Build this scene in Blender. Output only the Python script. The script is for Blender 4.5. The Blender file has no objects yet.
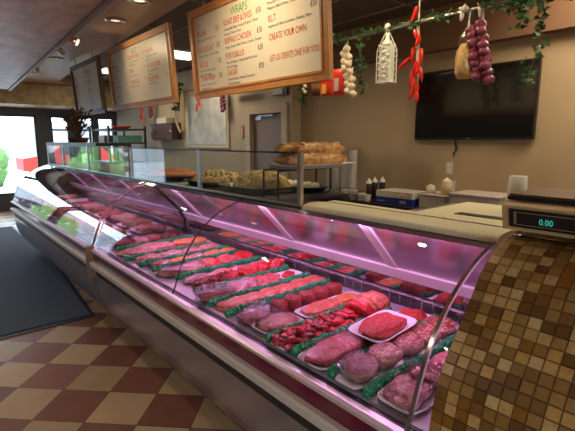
import bpy, bmesh, math, random
from mathutils import Vector, Matrix, noise, Euler

random.seed(7)
SC = bpy.context.scene
COL = SC.collection
PI = math.pi
ORG = {}

# ------------------------------------------------------------------ materials
def s2l(c):
    return tuple(((v/12.92) if v <= .04045 else ((v+.055)/1.055)**2.4) for v in c)
def hexc(h):
    return s2l(tuple(int(h[i:i+2], 16)/255 for i in (0, 2, 4)))

def pbr(name, c, rough=.5, metal=0., c2=None, scale=8., thr=(.35, .65), bump=0., bscale=60., emit=None, estr=0., coord='Object', detail=4., stretch=(1, 1, 1), coat=0., spec=.5, distort=0.):
    m = bpy.data.materials.new(name); m.use_nodes = True
    nt = m.node_tree; b = nt.nodes['Principled BSDF']
    b.inputs['Base Color'].default_value = (*c, 1)
    b.inputs['Roughness'].default_value = rough
    b.inputs['Metallic'].default_value = metal
    b.inputs['Coat Weight'].default_value = coat
    b.inputs['Specular IOR Level'].default_value = spec
    tc = nt.nodes.new('ShaderNodeTexCoord')
    mp = nt.nodes.new('ShaderNodeMapping'); mp.inputs['Scale'].default_value = stretch
    nt.links.new(tc.outputs[coord], mp.inputs['Vector'])
    if c2 is not None:
        n = nt.nodes.new('ShaderNodeTexNoise'); n.inputs['Scale'].default_value = scale; n.inputs['Detail'].default_value = detail; n.inputs['Distortion'].default_value = distort
        nt.links.new(mp.outputs[0], n.inputs['Vector'])
        r = nt.nodes.new('ShaderNodeValToRGB')
        r.color_ramp.elements[0].position = thr[0]; r.color_ramp.elements[0].color = (*c, 1)
        r.color_ramp.elements[1].position = thr[1]; r.color_ramp.elements[1].color = (*c2, 1)
        nt.links.new(n.outputs['Fac'], r.inputs['Fac']); nt.links.new(r.outputs['Color'], b.inputs['Base Color'])
    if bump:
        n2 = nt.nodes.new('ShaderNodeTexNoise'); n2.inputs['Scale'].default_value = bscale; n2.inputs['Detail'].default_value = 3
        nt.links.new(mp.outputs[0], n2.inputs['Vector'])
        bp = nt.nodes.new('ShaderNodeBump'); bp.inputs['Strength'].default_value = bump; bp.inputs['Distance'].default_value = .01
        nt.links.new(n2.outputs['Fac'], bp.inputs['Height']); nt.links.new(bp.outputs[0], b.inputs['Normal'])
    if emit is not None:
        b.inputs['Emission Color'].default_value = (*emit, 1); b.inputs['Emission Strength'].default_value = estr
    return m

def nmath(nt, op, a, b=None, clamp=False):
    n = nt.nodes.new('ShaderNodeMath'); n.operation = op; n.use_clamp = clamp
    for i, v in enumerate((a, b)):
        if v is None: continue
        if isinstance(v, (int, float)): n.inputs[i].default_value = v
        else: nt.links.new(v, n.inputs[i])
    return n.outputs[0]

def glassy(name, tint=(1, 1, 1), rough=.02, ior=1.45, bump=0., bscale=30., extra=0.):
    m = bpy.data.materials.new(name); m.use_nodes = True
    nt = m.node_tree; nt.nodes.clear()
    o = nt.nodes.new('ShaderNodeOutputMaterial'); mx = nt.nodes.new('ShaderNodeMixShader')
    t = nt.nodes.new('ShaderNodeBsdfTransparent'); t.inputs[0].default_value = (*tint, 1)
    g = nt.nodes.new('ShaderNodeBsdfGlossy'); g.inputs['Roughness'].default_value = rough
    geo = nt.nodes.new('ShaderNodeNewGeometry'); dt = nt.nodes.new('ShaderNodeVectorMath'); dt.operation = 'DOT_PRODUCT'
    nt.links.new(geo.outputs['Incoming'], dt.inputs[0]); nt.links.new(geo.outputs['Normal'], dt.inputs[1])
    r0 = ((ior-1)/(ior+1))**2
    k = nmath(nt, 'POWER', nmath(nt, 'SUBTRACT', 1, nmath(nt, 'ABSOLUTE', dt.outputs['Value'])), 5)
    fac = nmath(nt, 'ADD', nmath(nt, 'MULTIPLY', k, 1-r0), r0)
    if extra:
        ad = nt.nodes.new('ShaderNodeMath'); ad.operation = 'ADD'; ad.inputs[1].default_value = extra
        nt.links.new(fac, ad.inputs[0]); fac = ad.outputs[0]
    if bump:
        tc = nt.nodes.new('ShaderNodeTexCoord')
        n2 = nt.nodes.new('ShaderNodeTexNoise'); n2.inputs['Scale'].default_value = bscale; n2.inputs['Detail'].default_value = 3
        n2.inputs['Distortion'].default_value = 1.5
        nt.links.new(tc.outputs['Object'], n2.inputs['Vector'])
        bp = nt.nodes.new('ShaderNodeBump'); bp.inputs['Strength'].default_value = bump; bp.inputs['Distance'].default_value = .02
        nt.links.new(n2.outputs['Fac'], bp.inputs['Height'])
        nt.links.new(bp.outputs[0], g.inputs['Normal']); nt.links.new(bp.outputs[0], dt.inputs[1])
    nt.links.new(fac, mx.inputs[0]); nt.links.new(t.outputs[0], mx.inputs[1]); nt.links.new(g.outputs[0], mx.inputs[2])
    nt.links.new(mx.outputs[0], o.inputs[0])
    return m

def floor_material():
    m = bpy.data.materials.new('checker_tile'); m.use_nodes = True
    nt = m.node_tree; b = nt.nodes['Principled BSDF']
    tc = nt.nodes.new('ShaderNodeTexCoord'); sp = nt.nodes.new('ShaderNodeSeparateXYZ')
    nt.links.new(tc.outputs['Object'], sp.inputs[0])
    X, Y = sp.outputs[0], sp.outputs[1]
    q = .70710678; T = .305
    u = nmath(nt, 'DIVIDE', nmath(nt, 'SUBTRACT', nmath(nt, 'MULTIPLY', nmath(nt, 'ADD', X, Y), q), 2.10), T)
    v = nmath(nt, 'DIVIDE', nmath(nt, 'ADD', nmath(nt, 'MULTIPLY', nmath(nt, 'SUBTRACT', X, Y), q), 1.31), T)
    fu, fv = nmath(nt, 'FLOOR', u), nmath(nt, 'FLOOR', v)
    par = nmath(nt, 'ABSOLUTE', nmath(nt, 'MODULO', nmath(nt, 'ADD', fu, fv), 2))
    cu = nt.nodes.new('ShaderNodeCombineXYZ'); nt.links.new(fu, cu.inputs[0]); nt.links.new(fv, cu.inputs[1])
    wn = nt.nodes.new('ShaderNodeTexWhiteNoise'); nt.links.new(cu.outputs[0], wn.inputs['Vector'])
    n = nt.nodes.new('ShaderNodeTexNoise'); n.inputs['Scale'].default_value = 9; n.inputs['Detail'].default_value = 6
    nt.links.new(tc.outputs['Object'], n.inputs['Vector'])
    def mix(f, a, c):
        k = nt.nodes.new('ShaderNodeMix'); k.data_type = 'RGBA'
        if isinstance(f, (int, float)): k.inputs[0].default_value = f
        else: nt.links.new(f, k.inputs[0])
        for i, w in ((6, a), (7, c)):
            if isinstance(w, tuple): k.inputs[i].default_value = (*w, 1)
            else: nt.links.new(w, k.inputs[i])
        return k.outputs[2]
    tan = mix(n.outputs['Fac'], (.48, .32, .18), (.60, .43, .27))
    red = mix(n.outputs['Fac'], (.21, .078, .055), (.31, .13, .09))
    base = mix(par, tan, red)
    var = nmath(nt, 'ADD', nmath(nt, 'MULTIPLY', wn.outputs['Value'], .3), .82)
    sc = nt.nodes.new('ShaderNodeVectorMath'); sc.operation = 'SCALE'
    nt.links.new(base, sc.inputs[0]); nt.links.new(var, sc.inputs['Scale'])
    def edge(w):
        fr = nmath(nt, 'FRACT', w)
        return nmath(nt, 'MINIMUM', fr, nmath(nt, 'SUBTRACT', 1, fr))
    e = nmath(nt, 'MINIMUM', edge(u), edge(v))
    g = nmath(nt, 'LESS_THAN', e, .009)
    fin = mix(g, sc.outputs[0], (.10, .075, .055))
    nt.links.new(fin, b.inputs['Base Color'])
    rr = nmath(nt, 'ADD', nmath(nt, 'MULTIPLY', n.outputs['Fac'], .12), .27)
    nt.links.new(rr, b.inputs['Roughness'])
    return m

def mosaic_material():
    m = bpy.data.materials.new('mosaic_tile'); m.use_nodes = True
    nt = m.node_tree; b = nt.nodes['Principled BSDF']
    a = nt.nodes.new('ShaderNodeAttribute'); a.attribute_name = 'tone'
    r = nt.nodes.new('ShaderNodeValToRGB'); r.color_ramp.interpolation = 'CONSTANT'
    cols = [(0, (.15, .062, .014)), (.12, (.34, .185, .055)), (.28, (.50, .29, .09)), (.45, (.21, .095, .02)), (.56, (.54, .33, .12)), (.72, (.28, .14, .035)), (.86, (.26, .105, .015)), (.93, (.60, .41, .19))]
    cr = r.color_ramp
    cr.elements[0].position = 0; cr.elements[0].color = (*cols[0][1], 1)
    cr.elements[1].position = cols[1][0]; cr.elements[1].color = (*cols[1][1], 1)
    for p, c in cols[2:]:
        e = cr.elements.new(p); e.color = (*c, 1)
    nt.links.new(a.outputs['Fac'], r.inputs['Fac'])
    tc = nt.nodes.new('ShaderNodeTexCoord')
    n = nt.nodes.new('ShaderNodeTexNoise'); n.inputs['Scale'].default_value = 90; n.inputs['Detail'].default_value = 4
    nt.links.new(tc.outputs['Object'], n.inputs['Vector'])
    sc = nt.nodes.new('ShaderNodeVectorMath'); sc.operation = 'SCALE'
    nt.links.new(r.outputs['Color'], sc.inputs[0])
    nt.links.new(nmath(nt, 'ADD', nmath(nt, 'MULTIPLY', n.outputs['Fac'], .7), .62), sc.inputs['Scale'])
    nt.links.new(sc.outputs[0], b.inputs['Base Color'])
    b.inputs['Roughness'].default_value = .34
    bp = nt.nodes.new('ShaderNodeBump'); bp.inputs['Strength'].default_value = .25; bp.inputs['Distance'].default_value = .003
    nt.links.new(n.outputs['Fac'], bp.inputs['Height']); nt.links.new(bp.outputs[0], b.inputs['Normal'])
    return m

def wood(name, c, c2, st=(1, .12, 1), scale=30., rough=.4):
    return pbr(name, c, rough, c2=c2, scale=scale, stretch=st, detail=6, thr=(.3, .7))

M = {}
M['floor'] = floor_material()
M['mosaic'] = mosaic_material()
M['grout'] = pbr('dark_grout', (.10, .06, .03), .8)
M['wall_tan'] = pbr('painted_tan_wall', (.43, .315, .19), .75, c2=(.46, .34, .205), scale=2)
M['wall_paper'] = pbr('pale_wallpaper', (.50, .44, .34), .8, c2=(.42, .365, .28), scale=14, stretch=(1, 6, .1))
M['brown_band'] = pbr('brown_soffit_paint', (.19, .095, .048), .7)
M['ceiling'] = pbr('painted_ceiling', (.44, .29, .19), .38, c2=(.49, .33, .22), scale=1.5)
M['dark_ceiling'] = pbr('dark_ceiling_tile', (.10, .075, .06), .7)
M['grid'] = pbr('ceiling_grid', (.22, .19, .16), .5)
M['soffit_wood'] = wood('patterned_soffit_wood', (.62, .48, .24), (.34, .24, .11), st=(1, .5, 1), scale=9)
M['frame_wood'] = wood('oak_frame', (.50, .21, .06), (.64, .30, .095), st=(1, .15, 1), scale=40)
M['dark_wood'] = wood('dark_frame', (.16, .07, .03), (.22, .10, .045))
M['trim'] = wood('pale_door_trim', (.50, .40, .26), (.56, .46, .31))
M['door'] = pbr('grey_door_paint', (.27, .21, .20), .5)
M['board'] = pbr('cream_menu_panel', (.80, .74, .60), .38, spec=.4)
M['ink'] = pbr('dark_ink', (.10, .10, .12), .6)
M['red_ink'] = pbr('red_ink', (.62, .05, .02), .6)
M['green_ink'] = pbr('green_ink', (.09, .42, .06), .6)
M['steel'] = pbr('brushed_steel', (.55, .54, .56), .32, 1., bump=.02, bscale=200)
M['chrome'] = pbr('chrome', (.75, .74, .76), .14, 1.)
M['dark_metal'] = pbr('dark_metal', (.06, .06, .065), .4, .6)
M['grey_panel'] = pbr('grey_lower_panel', (.30, .25, .26), .22, .5, c2=(.34, .29, .30), scale=3)
M['kick'] = pbr('black_kick_plate', (.025, .022, .022), .5)
M['burgundy'] = pbr('burgundy_glossy_panel', (.13, .006, .038), .12, coat=.6)
M['bumper'] = pbr('beige_bumper_strip', (.56, .49, .45), .4)
M['bumper_brown'] = pbr('tan_joint_cover', (.26, .17, .11), .6)
M['sill'] = pbr('satin_sill', (.80, .68, .78), .36, .55)
M['cream'] = pbr('cream_counter_top', (.70, .66, .47), .5, c2=(.74, .70, .52), scale=3)
M['stripe'] = pbr('pale_green_counter_strip', (.44, .50, .36), .3)
M['deck'] = pbr('white_deck_paper', (.34, .28, .33), .3, c2=(.26, .20, .25), scale=9)
M['case_white'] = pbr('white_case_interior', (.72, .68, .74), .35)
M['mirror'] = pbr('dark_mirror', (.55, .50, .55), .08, 1.)
M['door_glass'] = pbr('tinted_sliding_door', (.40, .31, .37), .2, .75)
M['vent'] = pbr('dark_vent', (.055, .04, .06), .4, .5)
M['glass'] = glassy('case_glass', (.97, .97, .98), .01, 1.42)
M['glass2'] = glassy('sneeze_glass', (.93, .95, .95), .02, 1.45, extra=.03)
M['wrap'] = glassy('cling_wrap', (.95, .93, .95), .10, 1.5, bump=1., bscale=38, extra=.06)
M['clear_plastic'] = glassy('clear_plastic', (.92, .92, .93), .06, 1.6, extra=.05)
M['acrylic'] = glassy('clear_acrylic', (.84, .76, .84), .1, 1.5, extra=.12)
M['led'] = pbr('pink_lamp_tube', (1, .6, .9), .5, emit=(1., .42, .88), estr=6.)
M['led_white'] = pbr('white_lamp_tube', (1, 1, 1), .5, emit=(.9, .7, 1.), estr=5.)
M['parsley'] = pbr('green_plastic_parsley', (.0, .13, .045), .45, c2=(.02, .40, .17), scale=120, thr=(.35, .7))
M['leaf'] = pbr('ivy_leaf', (.02, .07, .02), .5, c2=(.06, .16, .045), scale=25)
M['stem'] = pbr('brown_stem', (.16, .11, .05), .7)
M['white_tray'] = pbr('white_foam_tray', (.70, .66, .70), .35)
M['black_tray'] = pbr('black_plastic_tray', (.02, .02, .022), .3)
M['white_plastic'] = pbr('white_plastic', (.62, .60, .57), .45)
M['paper_white'] = pbr('white_paper', (.70, .68, .64), .8)
M['black_plastic'] = pbr('black_plastic', (.012, .012, .013), .35)
M['screen'] = pbr('black_screen', (.006, .007, .008), .12, coat=.3)
M['mat'] = pbr('dark_blue_grey_mat', (.045, .058, .10), .8, c2=(.075, .095, .155), scale=260, bump=.5, bscale=300)
M['blue_box'] = pbr('blue_cardboard', (.012, .03, .24), .5)
M['box_white'] = pbr('white_cardboard', (.60, .55, .50), .6)
M['grey_box'] = pbr('grey_metal_box', (.52, .47, .45), .4, .1)
M['scale_beige'] = pbr('beige_scale_housing', (.62, .42, .20), .4)
M['scale_wood'] = wood('brown_scale_platter', (.10, .035, .018), (.16, .055, .025))
M['digits'] = pbr('teal_digits', (0, .2, .15), .5, emit=(.03, .55, .42), estr=.9)
M['garlic'] = pbr('garlic_skin', (.92, .82, .62), .5, c2=(.80, .64, .46), scale=18, stretch=(1, 1, .2))
M['onion'] = pbr('purple_onion_skin', (.16, .018, .055), .3, c2=(.30, .07, .14), scale=22, stretch=(1, 1, .2))
M['chili'] = pbr('red_chili', (.75, .025, .012), .25)
M['rope'] = pbr('natural_rope', (.66, .56, .40), .8)
M['pasta'] = pbr('yellow_pasta', (.95, .68, .28), .6, c2=(.80, .50, .16), scale=80, bump=.8, bscale=140)
M['net'] = pbr('white_net', (.78, .78, .74), .6)
M['bottle_glass'] = pbr('pale_green_glass', (.70, .76, .66), .2, c2=(.82, .86, .76), scale=12)
M['chip_red'] = pbr('red_foil_bag', (.85, .045, .02), .35, c2=(.72, .03, .015), scale=6)
M['chip_yellow'] = pbr('yellow_print', (.85, .50, .08), .5)
M['wicker'] = pbr('brown_wicker', (.26, .10, .04), .7, c2=(.16, .06, .025), scale=60)
M['crust'] = pbr('bread_crust', (.42, .17, .045), .28, c2=(.72, .42, .15), scale=22, thr=(.40, .62), bump=.5, bscale=30)
M['rind'] = pbr('pale_crust', (.78, .52, .24), .4, c2=(.55, .28, .09), scale=30)
def meat(name, a, b, scale=30, thr=(.42, .62), rough=.27, bump=.8, bscale=60, stretch=(1, 1, 1)):
    return pbr(name, a, rough, c2=b, scale=scale, thr=thr, bump=bump, bscale=bscale, stretch=stretch, detail=5, distort=1.2)
M['beef'] = meat('red_beef', (.46, .010, .014), (.60, .04, .04), 30)
M['beef_dark'] = meat('dark_beef', (.16, .008, .014), (.32, .03, .035), 34)
M['steak'] = meat('marbled_steak', (.20, .035, .025), (.56, .30, .22), 48, (.46, .62))
M['pink'] = meat('pink_pork', (.42, .10, .11), (.62, .29, .28), 34)
M['fat'] = pbr('fat_rim', (.52, .33, .27), .4, c2=(.38, .12, .10), scale=60)
M['ground'] = meat('ground_beef', (.46, .022, .022), (.62, .10, .08), 110, (.4, .65), bump=1., bscale=160)
M['ground_dark'] = meat('dark_ground_beef', (.22, .020, .020), (.42, .06, .05), 120, (.42, .65), bump=1., bscale=150)
M['salmon'] = meat('orange_pink_fillet', (.44, .085, .055), (.58, .20, .14), 45, stretch=(.5, 1.4, 1))
M['orange'] = meat('orange_marinated', (.60, .15, .035), (.55, .26, .13), 35)
M['brownmeat'] = meat('browned_roast', (.22, .07, .035), (.46, .20, .09), 26)
M['pale'] = meat('pale_chicken', (.60, .38, .30), (.50, .22, .18), 30)
M['veal'] = meat('veal_pink', (.44, .05, .055), (.64, .36, .32), 60, (.5, .66), stretch=(.3, 1, 1))
M['salad'] = pbr('pasta_salad', (.72, .50, .17), .5, c2=(.36, .20, .05), scale=40)
M['salad2'] = pbr('potato_salad', (.88, .78, .44), .6, c2=(.66, .48, .18), scale=25)
M['salad_green'] = pbr('green_herb', (.08, .14, .03), .6)
M['salad_red'] = pbr('tomato_piece', (.55, .10, .04), .5, c2=(.55, .25, .10), scale=20)
M['egg'] = pbr('pale_cheese_ball', (.80, .74, .50), .5)
M['poster'] = pbr('faded_print', (.45, .50, .52), .5, c2=(.62, .64, .62), scale=5, thr=(.4, .6))
M['teal'] = pbr('teal_box', (.10, .28, .26), .5)
M['red'] = pbr('red_plastic', (.55, .03, .02), .4)
M['tan_box'] = pbr('tan_card', (.62, .46, .24), .6)
M['brown_box'] = pbr('dark_brown_box', (.075, .03, .022), .5)
M['sauce_dark'] = pbr('dark_sauce', (.03, .022, .02), .35)
M['sauce_tan'] = pbr('tan_sauce', (.66, .50, .28), .45)
M['panel_light'] = pbr('fluorescent_diffuser', (1, 1, 1), .5, emit=(1., .93, .72), estr=2.2)
M['can_light'] = pbr('lamp_disc', (1, 1, 1), .5, emit=(1., .85, .6), estr=1.6)
M['brass'] = pbr('brushed_nickel', (.62, .52, .38), .3, .9)
M['window_pane'] = glassy('window_pane', (.98, .99, 1.), .01, 1.3)
M['asphalt'] = pbr('pale_pavement', (.40, .41, .43), .8, c2=(.5, .5, .52), scale=3)
M['bush'] = pbr('outdoor_green', (.10, .22, .05), .8, c2=(.20, .34, .10), scale=6)
M['brick'] = pbr('outdoor_wall', (.42, .42, .45), .8)
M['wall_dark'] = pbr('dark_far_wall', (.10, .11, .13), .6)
M['wall_side'] = pbr('tan_side_wall', (.42, .32, .22), .8)

# ------------------------------------------------------------------ mesh builder
class MB:
    def __init__(s): s.v = []; s.f = []; s.attr = None; s.sm = []
    def add(s, vs, fs, smooth=False):
        o = len(s.v); s.v += [Vector(p) for p in vs]; s.f += [tuple(i+o for i in f) for f in fs]; s.sm += [smooth]*len(fs)
        return s
    def box(s, x0, x1, y0, y1, z0, z1, rot=0, c=None):
        vs = [Vector((x, y, z)) for z in (z0, z1) for y in (y0, y1) for x in (x0, x1)]
        if rot:
            c = Vector(c) if c else Vector(((x0+x1)/2, (y0+y1)/2, 0)); R = Matrix.Rotation(rot, 3, 'Z')
            vs = [R @ (p-c) + c for p in vs]
        return s.add(vs, [(0, 2, 3, 1), (4, 5, 7, 6), (0, 1, 5, 4), (2, 6, 7, 3), (0, 4, 6, 2), (1, 3, 7, 5)])
    def prism(s, prof, y0, y1, closed=True, smooth=False):
        n = len(prof)
        vs = [(x, y0, z) for x, z in prof]+[(x, y1, z) for x, z in prof]
        fs = [(i, (i+1) % n, n+(i+1) % n, n+i) for i in range(n if closed else n-1)]
        s.add(vs, fs, smooth)
        if closed: s.add(vs, [tuple(range(n-1, -1, -1)), tuple(range(n, 2*n))])
        return s
    def shell(s, prof, y0, y1, t=.006, smooth=True):
        out = []
        for i, (x, z) in enumerate(prof):
            a = prof[max(0, i-1)]; b = prof[min(len(prof)-1, i+1)]
            d = Vector((b[0]-a[0], b[1]-a[1])).normalized()
            out.append((x+d.y*t, z-d.x*t))
        n = len(prof)
        vs = [(x, y, z) for y in (y0, y1) for x, z in prof]+[(x, y, z) for y in (y0, y1) for x, z in out]
        fs = []
        for i in range(n-1):
            fs += [(i, i+1, n+i+1, n+i), (2*n+i, 3*n+i, 3*n+i+1, 2*n+i+1)]
        s.add(vs, fs, smooth)
        ends = [(i, 2*n+i, 2*n+i+1, i+1) for i in range(n-1)]+[(n+i, n+i+1, 3*n+i+1, 3*n+i) for i in range(n-1)]
        ends += [(0, n, 3*n, 2*n), (n-1, 3*n-1, 4*n-1, 2*n-1)]
        return s.add(vs, ends)
    def tube(s, pts, r, seg=8, cap=True):
        pts = [Vector(p) for p in pts]; rr = r if isinstance(r, (list, tuple)) else [r]*len(pts)
        vs = []; ref = Vector((0, 0, 1))
        for i, p in enumerate(pts):
            d = (pts[min(i+1, len(pts)-1)]-pts[max(i-1, 0)]).normalized()
            if abs(d.dot(ref)) > .95: ref = Vector((1, 0, 0))
            a = d.cross(ref).normalized(); b = d.cross(a)
            for k in range(seg):
                t = 2*PI*k/seg; vs.append(p+(a*math.cos(t)+b*math.sin(t))*rr[i])
        fs = [(i*seg+k, i*seg+(k+1) % seg, (i+1)*seg+(k+1) % seg, (i+1)*seg+k) for i in range(len(pts)-1) for k in range(seg)]
        s.add(vs, fs, True)
        if cap:
            n = len(vs); s.add(vs, [tuple(range(seg)), tuple(range(n-1, n-seg-1, -1))])
        return s
    def lathe(s, prof, c, seg=20):
        c = Vector(c); vs = []
        for r, z in prof:
            for k in range(seg):
                t = 2*PI*k/seg; vs.append(c+Vector((r*math.cos(t), r*math.sin(t), z)))
        fs = [(i*seg+k, i*seg+(k+1) % seg, (i+1)*seg+(k+1) % seg, (i+1)*seg+k) for i in range(len(prof)-1) for k in range(seg)]
        return s.add(vs, fs, True)
    def blob(s, c, r, rot=(0, 0, 0), seed=0, amp=.12, freq=3., p=2., flat=None, sub=3, hf=0., hfreq=14.):
        bm = bmesh.new(); bmesh.ops.create_icosphere(bm, subdivisions=sub, radius=1)
        R = Euler(rot).to_matrix(); c = Vector(c); off = Vector((seed*3.17, seed*1.7, seed*.9)); vs = []
        for v in bm.verts:
            q = v.co.normalized()
            k = (abs(q.x)**p+abs(q.y)**p+abs(q.z)**(2 if p < 4 else 3))**(-1/p) if p != 2 else 1
            k = min(k, 1.3)
            w = 1+amp*noise.noise(q*freq*.5+off)*2
            if hf: w += hf*noise.noise(q*hfreq+off)
            q = Vector((q.x*r[0], q.y*r[1], q.z*r[2]))*k*w
            if flat is not None and q.z < -flat: q.z = -flat
            vs.append(R @ q + c)
        fs = [tuple(v.index for v in f.verts) for f in bm.faces]; bm.free()
        return s.add(vs, fs, True)
    def leaf(s, p, size, d=None):
        p = Vector(p); R = Euler((random.uniform(0, 6), random.uniform(0, 6), random.uniform(0, 6))).to_matrix()
        pts = [(0, -.5, 0), (.42, -.1, .08), (.22, .1, .02), (0, .6, -.05), (-.22, .1, .02), (-.42, -.1, .08)]
        vs = [R @ (Vector(q)*size)+p for q in pts]
        return s.add(vs, [(0, 1, 2), (0, 2, 3), (0, 3, 4), (0, 4, 5)])
    def build(s, name, mat, parent=None, kind=None, label=None, origin=None):
        if parent is not None: o = ORG[parent.name]
        elif origin is not None: o = Vector(origin)
        else:
            xs = [v.x for v in s.v]; ys = [v.y for v in s.v]; zs = [v.z for v in s.v]
            o = Vector(((min(xs)+max(xs))/2, (min(ys)+max(ys))/2, min(zs)))
        me = bpy.data.meshes.new(name); me.from_pydata([v-o for v in s.v], [], s.f)
        me.polygons.foreach_set('use_smooth', s.sm); me.materials.append(M[mat] if isinstance(mat, str) else mat)
        if s.attr:
            at = me.attributes.new('tone', 'FLOAT', 'FACE'); at.data.foreach_set('value', s.attr)
        bm = bmesh.new(); bm.from_mesh(me); bmesh.ops.recalc_face_normals(bm, faces=bm.faces); bm.to_mesh(me); bm.free()
        me.update()
        ob = bpy.data.objects.new(name, me); COL.objects.link(ob)
        if parent is not None: ob.parent = parent
        else: ob.location = o
        ORG[ob.name] = o
        if kind: ob['kind'] = kind
        if label: ob['label'] = label
        return ob

def tag(o, label, cat, group=None, kind=None):
    o['label'] = label; o['category'] = cat
    if group: o['group'] = group
    if kind: o['kind'] = kind
    return o
def thing(name, label, cat, loc, group=None):
    o = bpy.data.objects.new(name, None); COL.objects.link(o); o.location = loc; o.empty_display_size = .05
    ORG[o.name] = Vector(loc)
    return tag(o, label, cat, group)
def dup(root, loc, rot=None, label=None, group=None, scale=None):
    r = root.copy(); COL.objects.link(r); r.location = loc
    if rot is not None: r.rotation_euler = rot
    if scale is not None: r.scale = scale
    if label: r['label'] = label
    if group: r['group'] = group
    for ch in list(root.children):
        c = ch.copy(); COL.objects.link(c); c.parent = r
        for g in list(ch.children):
            d = g.copy(); COL.objects.link(d); d.parent = c
    return r
def struct(name, mb, mat, parent=None):
    return mb.build(name, mat, parent, kind='structure' if parent is None else None)

def text_mesh(mb, body, org, ux, uz, size, squeeze=1., align='LEFT', depth=.0012, maxw=None):
    """letters lying in the plane spanned by ux (reading direction) and uz (up)"""
    cu = bpy.data.curves.new('t', 'FONT'); cu.body = body; cu.size = size; cu.align_x = align; cu.extrude = 0; cu.resolution_u = 2
    ob = bpy.data.objects.new('t', cu); COL.objects.link(ob)
    dg = bpy.context.evaluated_depsgraph_get(); dg.update()
    me = bpy.data.meshes.new_from_object(ob.evaluated_get(dg))
    ux = Vector(ux).normalized(); uz = Vector(uz).normalized(); n = ux.cross(uz); org = Vector(org)
    if maxw:
        wmx = max(v.co.x for v in me.vertices)*squeeze
        if wmx > maxw: squeeze *= maxw/wmx
    mb.add([org+ux*v.co.x*squeeze+uz*v.co.y+n*depth for v in me.vertices], [tuple(p.vertices) for p in me.polygons])
    bpy.data.objects.remove(ob); bpy.data.curves.remove(cu); bpy.data.meshes.remove(me)

# ------------------------------------------------------------------ camera
H0 = 1.56
yaw = math.radians(40.58); pitch = math.radians(9.785)
cam = bpy.data.cameras.new('camera'); cam.sensor_fit = 'HORIZONTAL'; cam.sensor_width = 36; cam.lens = 36*432/575; cam.clip_start = .02
co = bpy.data.objects.new('camera', cam); COL.objects.link(co)
co.location = (0, 0, H0); co.rotation_euler = (PI/2-pitch, 0, -yaw)
SC.camera = co

# ------------------------------------------------------------------ room shell
FAR = 11.5; WX = 4.2; CZ = 2.74; DZ = 2.86
struct('floor', MB().box(-3.6, 4.4, -2.1, FAR+.1, -.1, 0), 'floor').location
fl = bpy.data.objects['floor']
# keep object coordinates equal to world coordinates for the tile pattern
off = fl.location.copy(); fl.data.transform(Matrix.Translation(off)); fl.location = (0, 0, 0)
w = struct('wall_right', MB().box(WX, WX+.15, -2.1, 4.62, 0, DZ), 'wall_tan')
w = MB().box(4.05, WX+.15, 4.62, 4.80, 0, DZ).box(4.05, WX+.15, 5.64, FAR, 0, DZ).box(4.05, WX+.15, 4.80, 5.64, 1.99, DZ)
struct('wall_right_rear', w, 'wall_paper')
struct('trim_1', MB().box(4.08, 4.198, -2.0, 4.618, 2.455, DZ-.001), 'brown_band')
struct('wall_front', MB().box(-3.6, -2.8, -2.25, -2.1, 0, 3.).box(-2.8, -.6, -2.25, -2.1, 0, .5).box(-2.8, -.6, -2.25, -2.1, 2.2, 3.).box(-.6, WX+.15, -2.25, -2.1, 0, 3.), 'wall_side')
wo = struct('window_7', MB().box(-2.8, -2.75, -2.2, -2.14, .5, 2.2).box(-.65, -.6, -2.2, -2.14, .5, 2.2).box(-2.75, -.65, -2.2, -2.14, .5, .55).box(-2.75, -.65, -2.2, -2.14, 2.15, 2.2), 'dark_metal')  # added window, out of view: lets neutral daylight in behind the camera
MB().box(-2.75, -.65, -2.173, -2.167, .55, 2.15).build('pane', 'window_pane', wo)
lw = MB(); lops = []; ys_ = -2.1
for a, b in lops:
    lw.box(-3.75, -3.6, ys_, a, 0, 3.).box(-3.75, -3.6, a, b, 0, .6).box(-3.75, -3.6, a, b, 2.2, 3.); ys_ = b
lw.box(-3.75, -3.6, ys_, FAR, 0, 3.)
struct('wall_left', lw, 'wall_side')
for i, (a, b) in enumerate(lops):
    f = MB().box(-3.70, -3.64, a, a+.04, .6, 2.2).box(-3.70, -3.64, b-.04, b, .6, 2.2).box(-3.70, -3.64, a+.04, b-.04, .6, .64).box(-3.70, -3.64, a+.04, b-.04, 2.16, 2.2)
    wo = struct('window_%d' % (i+6), f, 'dark_metal')
    MB().box(-3.673, -3.667, a+.04, b-.04, .64, 2.16).build('pane', 'window_pane', wo)
# far wall with its shop windows
fw = MB(); ops = [(-2.5, -.9), (-.75, .75), (.85, 2.22), (2.52, 2.92), (3.12, 3.48), (3.58, 3.98)]
xs = -3.6
for a, b in ops:
    fw.box(xs, a, FAR, FAR+.15, 0, 3.); fw.box(a, b, FAR, FAR+.15, 0, .35); fw.box(a, b, FAR, FAR+.15, 2.14, 3.); xs = b
fw.box(xs, WX+.15, FAR, FAR+.15, 0, 3.)
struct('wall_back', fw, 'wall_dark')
for i, (a, b) in enumerate(ops):
    f = MB()
    for x0, x1, z0, z1 in ((a, a+.035, .35, 2.14), (b-.035, b, .35, 2.14), (a+.035, b-.035, .35, .39), (a+.035, b-.035, 2.10, 2.14)):
        f.box(x0, x1, FAR+.03, FAR+.10, z0, z1)
    if i >= 3: f.box(a+.035, b-.035, FAR+.03, FAR+.10, 1.80, 1.84)
    wo = struct('window_%d' % (i+1), f, 'dark_metal')
    MB().box(a+.035, b-.035, FAR+.06, FAR+.066, .39, 2.10).build('pane', 'window_pane', wo)
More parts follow.
